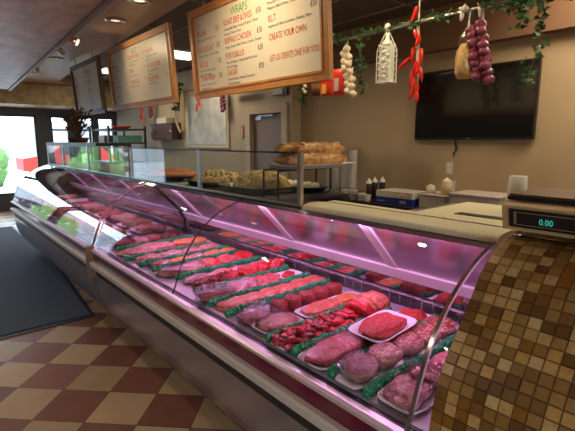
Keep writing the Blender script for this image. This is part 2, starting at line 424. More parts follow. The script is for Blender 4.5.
# ceilings
c = MB()
E_ = [(1.86, -2.1), (1.92, 3.6), (2.11, 6.7), (2.27, 8.8), (2.36, 9.7)]
for k in range(1, 13):
    t_ = PI/2*k/12; E_.append((2.36+1.69*(1-math.cos(t_)), 9.7+.69*math.sin(t_)))
E_ += [(4.04, FAR)]
vs = []; fs = []; L = len(E_)
for z_ in (CZ, CZ+.12):
    for x, y in E_: vs.append((x, y, z_))
    for x, y in E_: vs.append((-3.6, y, z_))
for o in (0, 2*L):
    for i in range(L-1): fs.append((o+i, o+i+1, o+L+i+1, o+L+i))
for i in range(L-1): fs += [(i, i+1, 2*L+i+1, 2*L+i), (L+i, L+i+1, 3*L+i+1, 3*L+i)]
c.add(vs, fs)
struct('ceiling', c, 'ceiling')
struct('ceiling_recess', MB().box(1.7, WX+.15, -2.1, FAR, DZ+.0005, DZ+.1), 'dark_ceiling')
g = MB()
for i in range(9): g.box(1.95 if i < 20 else 0, 4.19, .2+.61*i*2-.012, .2+.61*i*2+.012, DZ-.006, DZ)
for x in (2.56, 3.17, 3.78): g.box(x-.012, x+.012, -2., FAR-.1, DZ-.006, DZ-.0002)
struct('trim_2', g, 'grid')
# wood lined soffit at front left, running almost along the case
s = MB(); z0, z1 = 2.35, CZ-.001
P = [(-3.59, -2.0), (.68, -2.0), (.944, 2.653), (1.118, 5.739), (1.25, 8.1), (-3.59, 8.1)]
s.add([(x, y, z0) for x, y in P]+[(x, y, z1) for x, y in P], [tuple(range(5, -1, -1)), tuple(range(6, 12))]+[(i, (i+1) % 6, 6+(i+1) % 6, 6+i) for i in range(6)])
struct('trim_3', s, 'soffit_wood')
s = MB()
for (a, b) in ((P[1], P[2]), (P[2], P[3]), (P[3], P[4])):
    s.add([(a[0]-.03, a[1], z0-.018), (a[0]+.004, a[1], z0-.018), (b[0]+.004, b[1], z0-.018), (b[0]-.03, b[1], z0-.018), (a[0]-.03, a[1], z0-.0005), (a[0]+.004, a[1], z0-.0005), (b[0]+.004, b[1], z0-.0005), (b[0]-.03, b[1], z0-.0005)],
          [(0, 3, 2, 1), (4, 5, 6, 7), (0, 1, 5, 4), (1, 2, 6, 5), (2, 3, 7, 6), (3, 0, 4, 7)])
struct('trim_4', s, 'dark_wood')
struct('trim_5', MB().box(-3.59, 4.04, FAR-1.1, FAR-.01, 2.30, CZ-.001), 'soffit_wood')
struct('baseboard_right', MB().box(4.185, 4.199, -2.0, 4.6, 0, .12), 'trim')
# door in the right wall
d = struct('door_1', MB().box(4.10, 4.14, 4.835, 5.605, .005, 1.955), 'door')
MB().box(4.085, 4.099, 5.40, 5.56, 1.875, 1.93).box(4.078, 4.098, 5.10, 5.46, 1.93, 1.945).build('door_closer', 'steel', d)
MB().tube([(4.10, 4.90, 1.0), (4.06, 4.90, 1.0), (4.06, 5.0, 1.0)], .01).build('door_handle', 'steel', d)
tr = MB()
for a, b, z_0, z_1 in ((4.72, 4.835, 0, 2.09), (5.605, 5.72, 0, 2.09), (4.835, 5.605, 1.965, 2.09)): tr.box(4.02, 4.049, a, b, z_0, z_1)
for a, b, z_0, z_1 in ((4.80, 4.835, 0, 1.99), (5.605, 5.64, 0, 1.99), (4.835, 5.605, 1.965, 1.99)): tr.box(4.05, 4.19, a, b, z_0, z_1)
struct('trim_6', tr, 'trim')
struct('trim_7', MB().box(4.03, 4.199, 4.615, 4.619, 0, DZ-.01), 'trim')
struct('wall_behind_door', MB().box(4.2, 4.25, 4.7, 5.75, 0, 2.2), 'wall_dark')

# ------------------------------------------------------------------ outdoors, seen through the far windows
struct('ground_outside', MB().box(-40, 30, -30, 60, -.14, -.102), 'asphalt')
tag(MB().box(-20, 26, 34, 38, -.10, 2.9).build('building', 'brick'), 'pale grey building across the street beyond the far windows', 'building')
for i, (x, y, r, lb) in enumerate(((-2.2, 17, 1.1, 'green bush outside the wide left far window'), (1.8, 19, 1.0, 'green bush outside beside the street seen past the case end'), (4.9, 17.5, .7, 'small green bush outside the narrow far windows'))):
    b = MB()
    for k in range(10): b.blob((x+random.uniform(-.6, .6)*r, y+random.uniform(-.4, .4)*r, .45+random.uniform(-.2, .5)*r), (.5*r,)*3, seed=i*20+k, amp=.3, sub=2, hf=.15)
    tag(b.build('bush', 'bush'), lb, 'bush')
def car(x, y, col, lb):
    t = thing('car', lb, 'car', (x, y, -.10))
    b = MB(); prof = [(-2.1, .35), (-2.1, .85), (-1.3, .98), (-.75, 1.42), (.75, 1.45), (1.35, 1.0), (2.1, .9), (2.15, .4)]
    vs = [(x+a, y+yy, z) for yy in (-.8, .8) for a, z in prof]; n = len(prof)
    b.add(vs, [tuple(range(n)), tuple(range(2*n-1, n-1, -1))]+[(i, (i+1) % n, n+(i+1) % n, n+i) for i in range(n)])
    b.build('body', col, t)
    for sx in (-1.35, 1.35):
        for sy in (-.72, .72): MB().tube([(x+sx, y+sy-.1, .3), (x+sx, y+sy+.1, .3)], .32, 16).build('wheel', 'black_plastic', t)
    MB().box(x-.7, x+.7, y-.815, y-.802, 1.0, 1.36).build('side_window', 'screen', t)
car(5.4, 21, 'red', 'red car parked outside beyond the far windows')
car(7.0, 24, 'white_plastic', 'white car parked outside right of the red car')
car(-3.5, 24, 'sauce_dark', 'dark car parked outside left of the red car')

# ------------------------------------------------------------------ the refrigerated cases
PROF = [(.965, .757), (.982, .80), (1.008, .87), (1.043, .95), (1.09, 1.02), (1.15, 1.085), (1.23, 1.145), (1.32, 1.19), (1.42, 1.222)]
def fine(pr, k=4):
    out = []
    for i in range(len(pr)-1):
        p0 = Vector(pr[max(0, i-1)]); p1 = Vector(pr[i]); p2 = Vector(pr[i+1]); p3 = Vector(pr[min(len(pr)-1, i+2)])
        for j in range(k):
            t = j/k
            q = .5*((2*p1)+(p2-p0)*t+(2*p0-5*p1+4*p2-p3)*t*t+(3*p1-p0-3*p2+p3)*t**3); out.append((q.x, q.y))
    out.append(pr[-1]); return out
GP = fine(PROF)
LOW = [(.955, .548), (.957, .50), (.965, .42), (.985, .33), (1.02, .25), (1.07, .18), (1.13, .125), (1.20, .10)]
def make_case(y0, y1, label, joints, mull, lights):
    t = thing('meat_display_case', label, 'display case', (1.4, (y0+y1)/2, 0))
    lp = fine(LOW)
    MB().prism(lp+[(1.75, .10), (1.75, .548)], y0, y1, smooth=False).build('lower_panel', 'grey_panel', t)
    MB().box(1.26, 1.72, y0+.03, y1-.03, 0.001, .0995).build('kick_plate', 'kick', t)
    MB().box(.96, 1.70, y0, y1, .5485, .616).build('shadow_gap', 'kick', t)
    MB().prism([(.925, .617), (.915, .625), (.915, .652), (.925, .66), (.969, .66), (.969, .617)], y0, y1).build('bumper', 'bumper', t)
    MB().prism([(.947, .661), (.945, .733), (.99, .733), (.99, .661)], y0, y1).build('front_band', 'burgundy', t)
    MB().prism([(.932, .734), (.93, .748), (.942, .756), (.967, .756), (.967, .734)], y0, y1).build('sill_rail', 'sill', t)
    MB().box(.9672, .9908, y0, y1, .734, .7555).build('inner_channel', 'vent', t)
    MB().box(.991, 1.76, y0, y1, .617, .755).build('deck_tub', 'case_white', t)
    MB().box(.993, 1.735, y0+.01, y1-.01, .7555, .765).build('deck', 'deck', t)
    # rear wall: vents, mirrored band, bright sill, sloped sliding doors
    MB().box(1.745, 1.77, y0, y1, .7555, .895).build('rear_panel', 'vent', t)
    MB().box(1.741, 1.7448, y0+.01, y1-.01, .838, .892).build('mirror_strip', 'mirror', t)
    sl = MB()
    for k in range(5): sl.prism([(1.728, .772+.0125*k), (1.744, .776+.0125*k), (1.744, .7785+.0125*k), (1.728, .7745+.0125*k)], y0+.01, y1-.01)
    nb = int((y1-y0)/.06)
    for k in range(nb): sl.box(1.730, 1.733, y0+.02+k*.06, y0+.024+k*.06, .772, .832)
    sl.build('vent_louvres', 'steel', t)
    MB().prism([(1.735, .896), (1.695, .955), (1.705, .963), (1.772, .963), (1.772, .896)], y0, y1).build('door_sill', 'case_white', t)
    MB().prism([(1.70, .9635), (1.475, 1.196), (1.485, 1.205), (1.715, .9635)], y0+.005, y1-.005).build('sliding_door', 'door_glass', t)
    for m in mull:
        MB().prism([(1.690, .964), (1.466, 1.193), (1.474, 1.196), (1.6995, .964)], m-.028, m+.028).build('door_frame', 'case_white', t)
    MB().box(1.773, 1.80, y0, y1, .10, .963).build('rear_body', 'grey_box', t)
    # lamp under the top edge
    MB().box(1.43, 1.465, y0+.02, y1-.02, 1.217, 1.222).build('lamp_housing', 'steel', t)
    MB().box(1.4245, 1.4295, y0+.02, y1-.02, 1.204, 1.222).build('lamp_valance', 'steel', t)
    MB().tube([(1.438, y0+.06, 1.2115), (1.438, y1-.06, 1.2115)], .005).build('lamp_tube', 'led', t)
    # curved front glass in panes
    ys = [y0+.006]+joints+[y1-.006]
    for a, b in zip(ys[:-1], ys[1:]):
        MB().shell(GP, a+.004, b-.004, -.006).build('curved_glass', 'glass', t)
    for j in joints:
        MB().shell(GP, j-.002, j+.002, -.007).build('glass_joint', 'dark_metal', t)
    return t
near = make_case(.552, 3.37, 'near curved-glass meat case with cream top and tiled counter at its end', [2.06], [1.20, 1.95, 3.05], 1)
farc = make_case(3.45, 6.9, 'far curved-glass case running on towards the shop windows', [5.35], [4.2, 5.1, 6.0], 1)
# case ends
def end_panel(y0, y1, name, mat, par, grow=0.):
    pr = [(x-grow, z) for x, z in GP]+[(1.50, 1.23), (1.77, 1.19), (1.77, .76), (.99, .757)]
    return MB().prism(pr, y0, y1).build(name, mat, par)
end_panel(3.375, 3.38, 'end_glass', 'glass', near)
end_panel(3.44, 3.445, 'end_glass', 'glass', farc)
end_panel(.543, .550, 'end_panel', 'case_white', near)
end_panel(6.905, 6.94, 'end_panel', 'kick', farc, .004)
MB().shell([(x-.004, z+.002) for x, z in GP], .600, .612, -.010).build('chrome_edge', 'chrome', near)
for yy in (3.372, 3.448):
    MB().shell([(x-.003, z) for x, z in GP], yy-.006, yy+.006, -.009).build('chrome_edge', 'chrome', near if yy < 3.4 else farc)
tag(MB().prism([(.912, .53), (.907, .55), (.907, .765), (.925, .775), (.965, .772), (.965, .53)], 3.383, 3.425).build('joint_cover', 'bumper_brown'), 'tan upright cover on the joint between the two cases', 'cover strip')
# cream service ledge on the near case
t = thing('cream_counter_top', 'cream laminate top with rounded front edge on near meat case', 'counter top', (1.55, 1.07, 1.21))
nose = [(1.428, 1.2265), (1.431, 1.236), (1.445, 1.247), (1.47, 1.2535), (1.50, 1.256), (1.54, 1.256), (1.56, 1.252), (1.59, 1.250)]
MB().prism(fine(nose, 3)+[(1.59, 1.224), (1.50, 1.224), (1.43, 1.2255)], .605, 1.56, smooth=False).build('rounded_edge', 'cream', t)
MB().box(1.5905, 1.612, .605, 1.56, 1.224, 1.2475).build('green_strip', 'stripe', t)
MB().box(1.6125, 1.665, .605, 1.56, 1.224, 1.251).build('top_board', 'cream', t)
t = thing('prep_bench', 'steel staff-side bench behind near case under the cutting board', 'bench', (2.0, .9, 0))
MB().box(1.672, 2.25, .605, 1.22, 1.19, 1.222).build('bench_top', 'steel', t)
for x in (1.84, 2.22):
    for y in (.63, 1.19): MB().box(x-.02, x+.02, y-.02, y+.02, 0.001, 1.1895).build('leg', 'steel', t)
tag(MB().box(1.675, 2.2, .62, 1.10, 1.2225, 1.243).build('cutting_board', 'cream'), 'large cream cutting board behind the cream counter edge', 'cutting board')
t = thing('slicing_knife', 'dark knife lying on the cream cutting board beside the scale', 'knife', (1.81, .8, 1.2435))
MB().prism([(1.78, 1.2435), (1.78, 1.2455), (1.84, 1.2455), (1.84, 1.2435)], .74, .95).build('blade', 'dark_metal', t)
MB().box(1.795, 1.825, .64, .74, 1.2435, 1.261).build('handle', 'black_plastic', t)

# deck behind the sneeze glass (metal shelf on the case tops)
tag(MB().box(1.432, 1.655, 1.57, 1.80, 1.2225, 1.236).box(1.432, 2.045, 1.80, 3.40, 1.2225, 1.236).box(2.0, 2.045, 1.80, 3.40, 0.001, 1.2225).build('rear_counter', 'dark_metal'), 'dark metal counter holding platters behind the near sneeze glass', 'counter')
tag(MB().box(1.432, 2.15, 3.45, 6.9, 1.2225, 1.236).box(2.05, 2.15, 3.45, 6.9, 0.001, 1.2225).build('rear_counter', 'dark_metal'), 'dark metal counter behind the far sneeze glass', 'counter')

def sneeze(y0, y1, posts, label, shelf=False):
    t = thing('sneeze_guard', label, 'glass guard', (1.42, (y0+y1)/2, 1.2365))
    ys = [y0]+posts+[y1]
    for a, b in zip(ys[:-1], ys[1:]): MB().box(1.437, 1.443, a+.012, b-.012, 1.246, 1.496).build('glass_pane', 'glass2', t)
    for p in ys: MB().box(1.430, 1.452, p-.012, p+.012, 1.2365, 1.506).build('post', 'steel', t)
    MB().box(1.433, 1.447, y0+.012, y1-.012, 1.497, 1.506).build('top_rail', 'dark_metal', t)
    MB().box(1.432, 1.449, y0+.012, y1-.012, 1.2365, 1.2455).build('bottom_rail', 'steel', t)
    return t
sneeze(1.585, 3.78, [2.59], 'upright glass guard in front of the salad platters on near case')
sg = sneeze(3.84, 6.86, [5.02, 6.06], 'upright glass guard on the far case below dried twigs')
for k in range(3): MB().box(1.40, 1.429, 3.842, 3.872, 1.29+.085*k, 1.34+.085*k).build('clamp', 'white_plastic', sg)
tag(MB().box(1.43, 1.80, 4.7, 6.9, 1.507, 1.54).box(1.77, 1.80, 4.7, 4.74, 1.2365, 1.507).box(1.77, 1.80, 6.86, 6.9, 1.2365, 1.507).build('display_shelf', 'dark_metal'), 'dark shelf on top of the far glass guard', 'shelf')

# divider
tag(MB().add([(1.40, 3.21, .7655), (1.728, 3.21, .7655), (1.55, 3.21, 1.0), (1.40, 3.214, .7655), (1.728, 3.214, .7655), (1.55, 3.214, 1.0)], [(0, 1, 2), (5, 4, 3), (0, 3, 4, 1), (1, 4, 5, 2), (2, 5, 3, 0)]).build('divider', 'acrylic'), 'clear triangular divider standing near the back of meat deck', 'divider')

# ------------------------------------------------------------------ tiled counter
TP0 = [(1.17, .002), (1.08, .08), (1.0, .22), (.955, .38), (.94, .55), (.945, .72), (.963, .84), (.992, .94), (1.045, 1.02), (1.115, 1.10), (1.186, 1.19), (1.25, 1.235), (1.30, 1.262), (1.38, 1.275)]
tp = fine(TP0, 8)
t = thing('tiled_counter', 'curved counter end covered in small brown mosaic tiles beside the scale', 'counter', (1.4, 0, 0))
MB().prism(tp+[(1.95, 1.275), (1.95, .002)], -1.0, .54).build('counter_body', 'grout', t)
# tiles along arc length
seglen = [0]
for a, b in zip(tp[:-1], tp[1:]): seglen.append(seglen[-1]+(Vector(b)-Vector(a)).length)
def at(s_):
    for i in range(len(seglen)-1):
        if seglen[i+1] >= s_:
            f = (s_-seglen[i])/(seglen[i+1]-seglen[i]); a = Vector(tp[i]); b = Vector(tp[i+1]); return a.lerp(b, f), (b-a).normalized()
    return Vector(tp[-1]), (Vector(tp[-1])-Vector(tp[-2])).normalized()
pt = .0312; gp = .0009; mb = MB(); mb.attr = []
nr = int(seglen[-1]/pt)
for r in range(nr):
    a, da = at(r*pt+gp); b, db = at((r+1)*pt-gp)
    na = Vector((-da.y, da.x)); nb_ = Vector((-db.y, db.x))
    for k in range(49):
        y1 = .54-k*pt-gp; y0 = y1-pt+2*gp; h = .0035; e = .0016
        jr = random.uniform(-.0004, .0006)
        lo = [(a.x, y0, a.y), (b.x, y0, b.y), (b.x, y1, b.y), (a.x, y1, a.y)]
        A = a+na*(h+jr)+da*e; B = b+nb_*(h+jr)-db*e
        up = [(A.x, y0+e, A.y), (B.x, y0+e, B.y), (B.x, y1-e, B.y), (A.x, y1-e, A.y)]
        mb.add(lo+up, [(4, 5, 6, 7), (0, 1, 5, 4), (1, 2, 6, 5), (2, 3, 7, 6), (3, 0, 4, 7)]); mb.attr += [random.random()]*5
mb.build('mosaic_tiles', 'mosaic', t)
# tiles on the flat top
mb = MB(); mb.attr = []
for i in range(17):
    for k in range(49):
        x0 = 1.383+i*pt; y1 = .54-k*pt
        mb.box(x0+gp, x0+pt-gp, y1-pt+gp, y1-gp, 1.2752, 1.2785); mb.attr += [random.random()]*6
mb.build('top_tiles', 'mosaic', t)

# ------------------------------------------------------------------ counter scale
t = thing('counter_scale', 'beige price scale with teal digits on the tiled counter', 'scale', (1.45, .33, 1.279))
MB().prism([(1.316, 1.302), (1.298, 1.372), (1.303, 1.377), (1.36, 1.387), (1.62, 1.387), (1.64, 1.302)], .16, .545).build('housing', 'scale_beige', t)
MB().prism([(1.3095, 1.314), (1.2955, 1.368), (1.291, 1.368), (1.305, 1.314)], .18, .522).build('display_panel', 'black_plastic', t)
fr = MB()
for a, b, c_, d_ in ((.20, .508, .0, .05), (.20, .508, .95, 1.), (.501, .508, .0, 1.), (.20, .205, .0, 1.)):
    za = 1.322+.038*c_; zb = 1.322+.038*d_
    xa = 1.3032-(za-1.314)*.2592; xb = 1.3032-(zb-1.314)*.2592
    fr.add([(xa, a, za), (xa, b, za), (xb, b, zb), (xb, a, zb), (xa-.0015, a, za), (xa-.0015, b, za), (xb-.0015, b, zb), (xb-.0015, a, zb)], [(4, 5, 6, 7), (0, 1, 5, 4), (2, 3, 7, 6), (1, 2, 6, 5), (3, 0, 4, 7), (0, 3, 2, 1)])
fr.build('display_frame', 'steel', t)
tx = MB(); text_mesh(tx, '0.00', (1.2985, .440, 1.331), (0, -1, 0), (-.2592, 0, 1), .026, .8, depth=.004)
tx.build('digits', 'digits', t)
MB().box(1.345, 1.60, .155, .55, 1.3875, 1.398).build('platter_base', 'black_plastic', t)
MB().box(1.349, 1.598, .158, .546, 1.3985, 1.405).build('weighing_platter', 'scale_wood', t)
for x in (1.35, 1.60):
    for y in (.20, .51): MB().lathe([(.001, 1.279), (.014, 1.279), (.014, 1.29), (.008, 1.291), (.008, 1.302)], (x, y, 0), 12).build('foot', 'chrome', t)
t = thing('paper_roll', 'white paper roll standing behind the scale', 'paper roll', (2.05, .80, 1.2435))
MB().lathe([(.015, 1.2435), (.045, 1.2435), (.036, 1.405), (.015, 1.405), (.015, 1.2435)], (2.05, .80, 0), 20).build('roll', 'paper_white', t)

# ------------------------------------------------------------------ menu boards
def board(y0, y1, header, cols, label, frame='frame_wood', fs=1.):
    zb, zt = 1.935, 2.665; xb, xt = 2.0, 1.951
    t = thing('menu_board', label, 'menu board', (xb, (y0+y1)/2, zb))
    dx = (xt-xb)/(zt-zb)
    def X(z): return xb+(z-zb)*dx
    fwid = .062
    def slab(a, b, za, zc, d0, d1):
        return [(X(za)+d0, a, za), (X(za)+d0, b, za), (X(zc)+d0, b, zc), (X(zc)+d0, a, zc), (X(za)+d1, a, za), (X(za)+d1, b, za), (X(zc)+d1, b, zc), (X(zc)+d1, a, zc)]
    F6 = [(0, 3, 2, 1), (4, 5, 6, 7), (0, 1, 5, 4), (2, 3, 7, 6), (1, 2, 6, 5), (3, 0, 4, 7)]
    f = MB()
    for a, b, za, zc in ((y0, y1, zb, zb+fwid), (y0, y1, zt-fwid, zt), (y0, y0+fwid, zb+fwid, zt-fwid), (y1-fwid, y1, zb+fwid, zt-fwid)):
        f.add(slab(a, b, za, zc, .0, .036), F6)
    # inner bead
    e = .016
    for a, b, za, zc in ((y0+fwid-e, y1-fwid+e, zb+fwid-e, zb+fwid), (y0+fwid-e, y1-fwid+e, zt-fwid, zt-fwid+e), (y0+fwid-e, y0+fwid, zb+fwid, zt-fwid), (y1-fwid, y1-fwid+e, zb+fwid, zt-fwid)):
        f.add(slab(a, b, za, zc, -.008, -.0005), F6)
    f.build('frame', frame, t)
    MB().add(slab(y0+fwid+.0005, y1-fwid-.0005, zb+fwid+.0005, zt-fwid-.0005, .02, .034), F6).build('panel', 'board', t)
    for a in (y0+.25, y1-.25): MB().tube([(xt+.02, a, zt), (xt+.03, a, CZ-.002 if xt+.03 < 1.9 else DZ-.002)], .008).build('hanger', 'steel', t)
    up = (dx, 0, 1)
    def put(mbx, s_, y, z, size, sq=.8, mw=None): text_mesh(mbx, s_, (X(z)+.019, y, z), (0, -1, 0), up, size, sq, maxw=mw)
    Wd = (y1-y0-2*fwid); top = zt-fwid
    m_ = MB(); put(m_, header[0], y1-fwid-Wd*header[1], top-.085*fs, .085*fs, .8); m_.build('heading', 'green_ink', t)
    for ci, (fx, w_, items) in enumerate(cols):
        for (fz, title, price, desc) in items:
            y = y1-fwid-Wd*fx; z = top-(zt-zb-2*fwid)*fz
            m_ = MB(); put(m_, title, y, z, .062*fs, .66, mw=Wd*(w_-.07 if price else w_-.015)); m_.build('item_title', 'red_ink', t)
            if price: m_ = MB(); put(m_, price, y-Wd*(w_-.055), z+.008, .056*fs, .62); m_.build('item_price', 'ink', t)
            if desc:
                m_ = MB()
                for j, dl in enumerate(desc): put(m_, dl, y, z-.034*fs*(j+1)-.004, .028*fs, .9, mw=Wd*(w_-.02))
                m_.build('item_description', 'ink', t)
    return t
D1 = ['Turkey, Lettuce, Tomato, Mayo']; D2 = ['Roasted Peppers, Mozzarella, Fresh Basil', 'Oil and Vinegar']
board(1.935, 3.63, ('WRAPS', .37), [
    (.03, .24, [(.27, 'ITALIAN', '7.50', ['Ham, Salami, Provolone, Oil']), (.48, 'CHICKEN BLT', '7.50', D1), (.68, 'VEGGIE', '7.50', ['Grilled Zucchini, Peppers', 'Balsamic Dressing']), (.87, 'TUNA WRAP', '7.50', ['Lettuce, Tomato, Onion', 'Shredded Carrot'])]),
    (.30, .33, [(.24, 'ROAST BEEF & SWISS', '8.50', ['Horseradish Mayo, Roasted Peppers, Onion', 'Lettuce, Tomato Slices']), (.46, 'BUFFALO CHICKEN', '8.50', ['Crispy Chicken, Blue Cheese, Lettuce, Tomato']), (.65, 'PORTOBELLO', '8.50', D2), (.86, 'CAESAR', '8.50', ['Grilled Chicken, Romaine, Parmesan', 'Creamy Dressing'])]),
    (.66, .33, [(.12, 'SICILIAN', '8.50', ['Prosciutto, Salami, Fresh Mozzarella, Roast', 'Peppers, Black Olives, Vinaigrette']), (.37, 'B.L.T.', '8.50', ['Applewood Bacon, Lettuce, Tomato, Mayo']), (.57, 'CREATE YOUR OWN', '', []), (.80, 'LET US CREATE ONE FOR YOU', '', [])])],
    'large nearest menu board in oak frame with WRAPS heading, hung over salad platters')
board(4.01, 5.76, ('HOT', .42), [
    (.03, .30, [(.30, 'MEATBALL', '8', ['Tomato Sauce, Mozzarella', 'Fresh Basil']), (.50, 'CUTLET', '8', ['Breaded, Provolone']), (.68, 'EGGPLANT', '8', ['Ricotta, Tomato Sauce']), (.87, 'SAUSAGE', '8', ['Peppers and Onion', 'Long Roll'])]),
    (.36, .30, [(.22, 'CHICKEN PARM', '9', ['Tomato Sauce, Mozzarella', 'Parmesan Cheese']), (.46, 'STEAK', '9', ['Onions, Provolone']), (.66, 'PORK ROAST', '9', ['Broccoli Rabe, Cheese'])]),
    (.66, .32, [(.22, 'PASTRAMI', '9', ['Swiss, Mustard, Rye Bread', 'Pickle']), (.46, 'HOT ROAST BEEF', '9', ['Brown Gravy, Onion Roll', 'Provolone']), (.68, 'PULLED PORK', '9', ['Barbecue Sauce, Slaw'])])],
    'middle menu board in oak frame lit by a warm spot, three columns of red titles')
board(6.09, 7.4, ('COLD', .42), [
    (.04, .42, [(.25, 'HAM', '6', ['Lettuce, Tomato']), (.42, 'TURKEY', '6', ['Cheese, Mayo']), (.6, 'SALAMI', '6', ['Provolone']), (.8, 'TUNA', '6', ['Celery, Onion'])]),
    (.52, .40, [(.18, 'ROAST BEEF', '7', ['Horseradish Mayo']), (.38, 'CHICKEN', '7', ['Grilled, Peppers']), (.58, 'CAPICOLA', '7', ['Oil, Vinegar']), (.8, 'COMBO', '7', ['Three Meats, Cheese'])])],
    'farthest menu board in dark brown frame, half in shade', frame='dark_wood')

# track lights and ceiling lamps
def spot_head(t, p, aim):
    p = Vector(p); d = (Vector(aim)-p).normalized()
    MB().tube([p+Vector((0, 0, .075)), p], .006, 6).build('stem', 'brass', t)
    for k in (-.04, 0, .04): pass
    MB().tube([p-d*.05, p-d*.045, p+d*.05, p+d*.052], [.02, .035, .045, .040], 14).build('lamp_head', 'brass', t)
    MB().tube([p+d*.0525, p+d*.054], .036, 14).build('lamp_face', 'can_light', t)
t = thing('track_light', 'ceiling track light with two swivel heads above the far menu boards', 'track light', (1.44, 5.6, CZ-.03))
MB().add([(1.40, 4.95, CZ-.028), (1.44, 4.95, CZ-.028), (1.50, 6.3, CZ-.028), (1.46, 6.3, CZ-.028), (1.40, 4.95, CZ-.001), (1.44, 4.95, CZ-.001), (1.50, 6.3, CZ-.001), (1.46, 6.3, CZ-.001)], [(0, 3, 2, 1), (4, 5, 6, 7), (0, 1, 5, 4), (1, 2, 6, 5), (2, 3, 7, 6), (3, 0, 4, 7)]).build('rail', 'brass', t)
spot_head(t, (1.47, 5.9, CZ-.105), (1.98, 6.7, 2.3)); spot_head(t, (1.44, 5.25, CZ-.105), (1.98, 4.9, 2.3))
for (x, y, lb) in ((1.66, 4.55, 'round ring ceiling lamp nearest the middle menu board'), (1.60, 3.80, 'recessed ceiling lamp above the near menu board'), (1.72, 7.15, 'round flush ceiling lamp beyond the track light'), (1.78, 8.9, 'farthest flush ceiling lamp near the curved recess')):
    t = thing('ceiling_lamp', lb, 'ceiling lamp', (x, y, CZ-.02))
    MB().lathe([(.05, CZ-.0008), (.10, CZ-.0008), (.098, CZ-.016), (.06, CZ-.018), (.05, CZ-.0008)], (x, y, 0), 24).build('trim_ring', 'brass', t)
    MB().lathe([(.0, CZ-.003), (.05, CZ-.003), (.05, CZ-.0008), (0, CZ-.0008)], (x, y, 0), 20).build('lens', 'can_light', t)
t = thing('ceiling_spot', 'small swivel ceiling spot at the far left edge', 'ceiling lamp', (1.60, 8.0, CZ))
spot_head(t, (1.58, 7.75, CZ-.09), (2.0, 8.2, 1.5))
for (x0, x1, y0, y1, lb) in ((3.0, 3.55, 6.0, 6.6, 'fluorescent ceiling panel seen between the near and middle boards'), (2.75, 3.2, 8.2, 8.9, 'fluorescent ceiling panel seen between the middle and far boards'),
                             (3.3, 3.9, .4, 1.5, 'added unseen ceiling panel before the television wall'), (2.7, 3.3, -.9, .3, 'added unseen ceiling panel near the front end of the aisle')):  # both added out of view to light the staff side
    t = thing('ceiling_panel_light', lb, 'ceiling light', ((x0+x1)/2, (y0+y1)/2, DZ-.02))
    MB().box(x0, x1, y0, y1, DZ-.014, DZ-.0065).build('diffuser', 'panel_light', t)
    f = MB()
    for a in ((x0-.02, x0, y0-.02, y1+.02), (x1, x1+.02, y0-.02, y1+.02), (x0, x1, y0-.02, y0), (x0, x1, y1, y1+.02)): f.box(*a, DZ-.018, DZ-.0065)
    f.build('frame', 'grid', t)

# ------------------------------------------------------------------ rod with hanging produce
RX, RZ = 2.9, 2.415
t = thing('hanging_rod', 'chrome rod hung below the ceiling carrying produce and ivy', 'rod', (RX, 1.6, RZ))
MB().tube([(RX, .3, RZ), (RX, 3.75, RZ)], .011, 12).build('rod', 'steel', t)
for y in (.6, 2.9): MB().tube([(RX, y, RZ+.012), (RX, y, DZ-.001)], .006).build('hanger', 'chrome', t)

def ivy(name, label, pts, nleaf, spread, size=.055, cat='ivy'):
    t = thing(name, label, cat, pts[0]); MB().tube(pts, .003, 5).build('stem', 'stem', t)
    f = MB(); P_ = [Vector(p) for p in pts]
    for k in range(nleaf):
        i = random.randrange(len(P_)-1); p = P_[i].lerp(P_[i+1], random.random())+Vector([random.gauss(0, spread)*s_ for s_ in (.8, 1, .8)])
        f.leaf(p, size*random.uniform(.6, 1.2))
    f.build('leaves', 'leaf', t); return t
def wav(y0, y1, n, a=.012, z=RZ+.01): return [(RX+a*math.sin(i*2.1), y0+(y1-y0)*i/(n-1), z+a*math.cos(i*1.7)) for i in range(n)]
ivy('ivy_garland', 'leafy ivy garland wound round the rod above garlic and bottle', wav(2.05, 2.85, 14), 130, .022, .045)
ivy('ivy_garland', 'ivy garland on the rod around the red chili string', wav(1.62, 2.0, 8), 70, .018, .045)
ivy('ivy_garland', 'dense ivy garland on the rod at the right edge', wav(.55, 1.42, 16, .02, RZ-.005), 240, .032, .055)
ivy('hanging_ivy', 'ivy strand hanging between garlic braid and netted bottle', [(RX, 2.44, RZ), (RX-.01, 2.47, 2.30), (RX, 2.44, 2.2), (RX, 2.45, 2.08), (RX, 2.42, 1.98)], 55, .022, .05)
ivy('hanging_ivy', 'long ivy strand hanging over the right end of television', [(RX, 1.06, RZ), (RX, 1.10, 2.3), (RX, 1.08, 2.15), (RX, 1.11, 2.02), (RX, 1.13, 1.9)], 60, .022, .05)
ivy('hanging_ivy', 'short ivy strand hanging between onions and the right edge', [(RX, 1.22, RZ), (RX, 1.20, 2.33), (RX, 1.2, 2.24)], 35, .028, .055)

def bulb(name, mat, p, r, seed, par):
    b = MB(); c = Vector(p); n = 16
    b.lathe([(.0, -r*.80), (r*.35, -r*.76), (r*.8, -r*.45), (r, 0), (r*.85, r*.42), (r*.45, r*.75), (r*.16, r*1.0), (r*.1, r*1.3), (0, r*1.32)], (0, 0, 0), n)
    for i, v in enumerate(b.v):
        k = 1+.06*math.cos(5*math.atan2(v.y, v.x)); v.x *= k; v.y *= k
    R = Euler((random.uniform(-.7, .7), random.uniform(-.7, .7), 0)).to_matrix()
    b.v = [R @ v + c for v in b.v]
    return b.build(name, mat, par)
